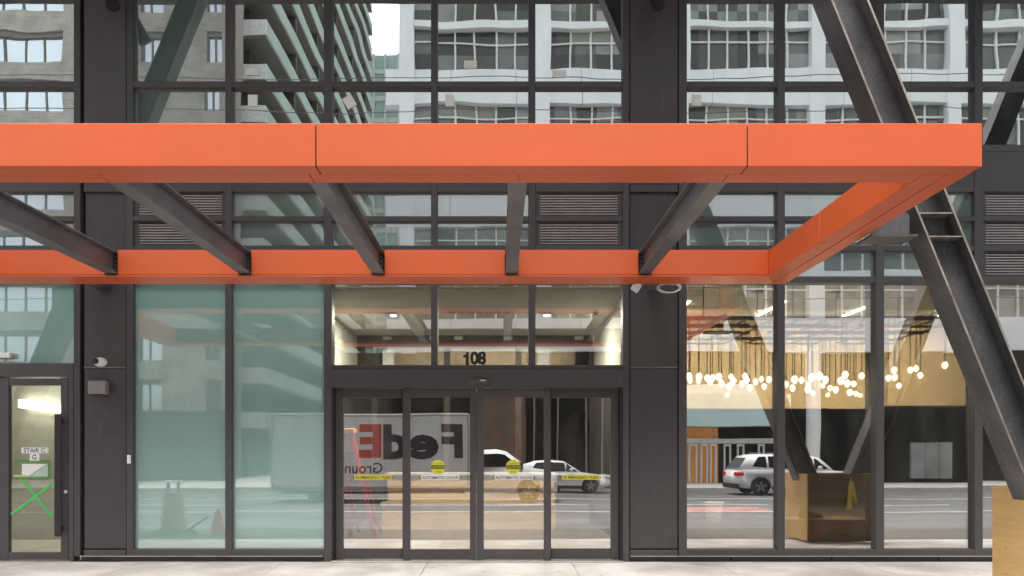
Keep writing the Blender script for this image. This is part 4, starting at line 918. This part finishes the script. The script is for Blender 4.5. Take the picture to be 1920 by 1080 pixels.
MB().box(tx0 + .1, c0 + 1.4, yT - 1.6, yT - .7, g0 + .4, tz0 - .11).build('chassis', M_TRIM, tr)
MB().box(tx0 + .4, tx1 - .2, yT - .2, yT - .12, g0 + .32, tz0 - .11).build('side_skirt', M_TRIM, tr)

# ------------------------------------------------------------------ street furniture mirrored in the left glass
db_ = 13.2; yb0 = -(db_ - D); zs0 = .016 * yb0
bl = thing('traffic_barrel', (X(322, db_), yb0, zs0), 'striped traffic barrel with two lamps, mirrored in the teal window', 'barrel')
bxx = X(322, db_)
M_BO = mat('faded_orange_plastic', (.92, .48, .36), .6); M_BW = mat('reflective_grey', (.50, .47, .45), .5)
MB().lathe((bxx, yb0, zs0 + .002), [(.42, 0), (.42, .03), (.30, .09), (.235, .10)], 8).build('rubber_base', M_TYRE, bl)
hgt = .10
for k, mm in enumerate((M_BO, M_BW, M_BO, M_BW, M_BO, M_BW)):
    MB().lathe((bxx, yb0, zs0 + hgt), [(.225 - .012 * k, 0), (.222 - .012 * k, .108), (.214 - .012 * k, .11)], 20).build('stripe', mm, bl); hgt += .111
for s_ in (-.09, .09):
    MB().tube((bxx + s_, yb0, zs0 + hgt), (bxx + s_, yb0, zs0 + hgt + .17), .03, n=8).build('lamp_post', M_BW, bl)
    MB().lathe((bxx + s_, yb0, zs0 + hgt + .17), [(.06, 0), (.075, .02), (.05, .045)], 12).build('lamp_head', M_WHITE, bl)
MB().beam((bxx + .2, yb0, zs0 + .03), (bxx + .62, yb0 - .05, zs0 + .33), (0, 1, 0), -.05, .05, (0, 0, 1), 0, .02).build('rubber_flap', M_TYRE, bl)
cn = thing('traffic_cone', (X(406, db_), yb0, zs0), 'small orange-red traffic cone, mirrored beside the barrel in the teal window', 'cone')
MB().lathe((X(406, db_), yb0, zs0 + .02), [(.14, 0), (.03, .44), (.02, .45)], 16).build('body', mat('cone_red', (.95, .13, .08), .5), cn)
MB().box(X(406, db_) - .19, X(406, db_) + .19, yb0 - .19, yb0 + .19, zs0 + .001, zs0 + .03).build('base', mat('cone_base', (.30, .09, .06), .7), cn)
# overhead wires and their poles
for k, (z, y, sg, lab) in enumerate(((13.6, -14.0, .25, 'highest dark overhead wire along the street'), (12.6, -14.2, .18, 'second dark overhead wire along the street'), (6.2, -13.0, .1, 'lowest dark overhead wire along the street'))):
    pts = [(-40 + 80 * i / 24, y, z + sg * (2 * abs(i / 24 - .5)) ** 2 * 3 - sg + .06 * math.sin(i * 1.7)) for i in range(25)]
    tag(MB().path(pts, .013, 5).build('overhead_wire', mat('weathered_wire', (.10, .10, .10), .6)), lab, 'wire')
for x, lab in ((-30, 'tall dark street pole down the street to the left'), (34, 'tall dark street pole down the street to the right')):
    t = thing('street_pole', (x, FAR_KERB - .6, -.16), lab, 'pole')
    MB().tube((x, FAR_KERB - .6, -.16), (x, FAR_KERB - .6, 14.5), .14, .09, 12).build('shaft', M_STEEL, t)
    MB().box(x - .06, x + .06, FAR_KERB - .6, -12.8, 14.0, 14.12).build('cross_arm', M_STEEL, t)
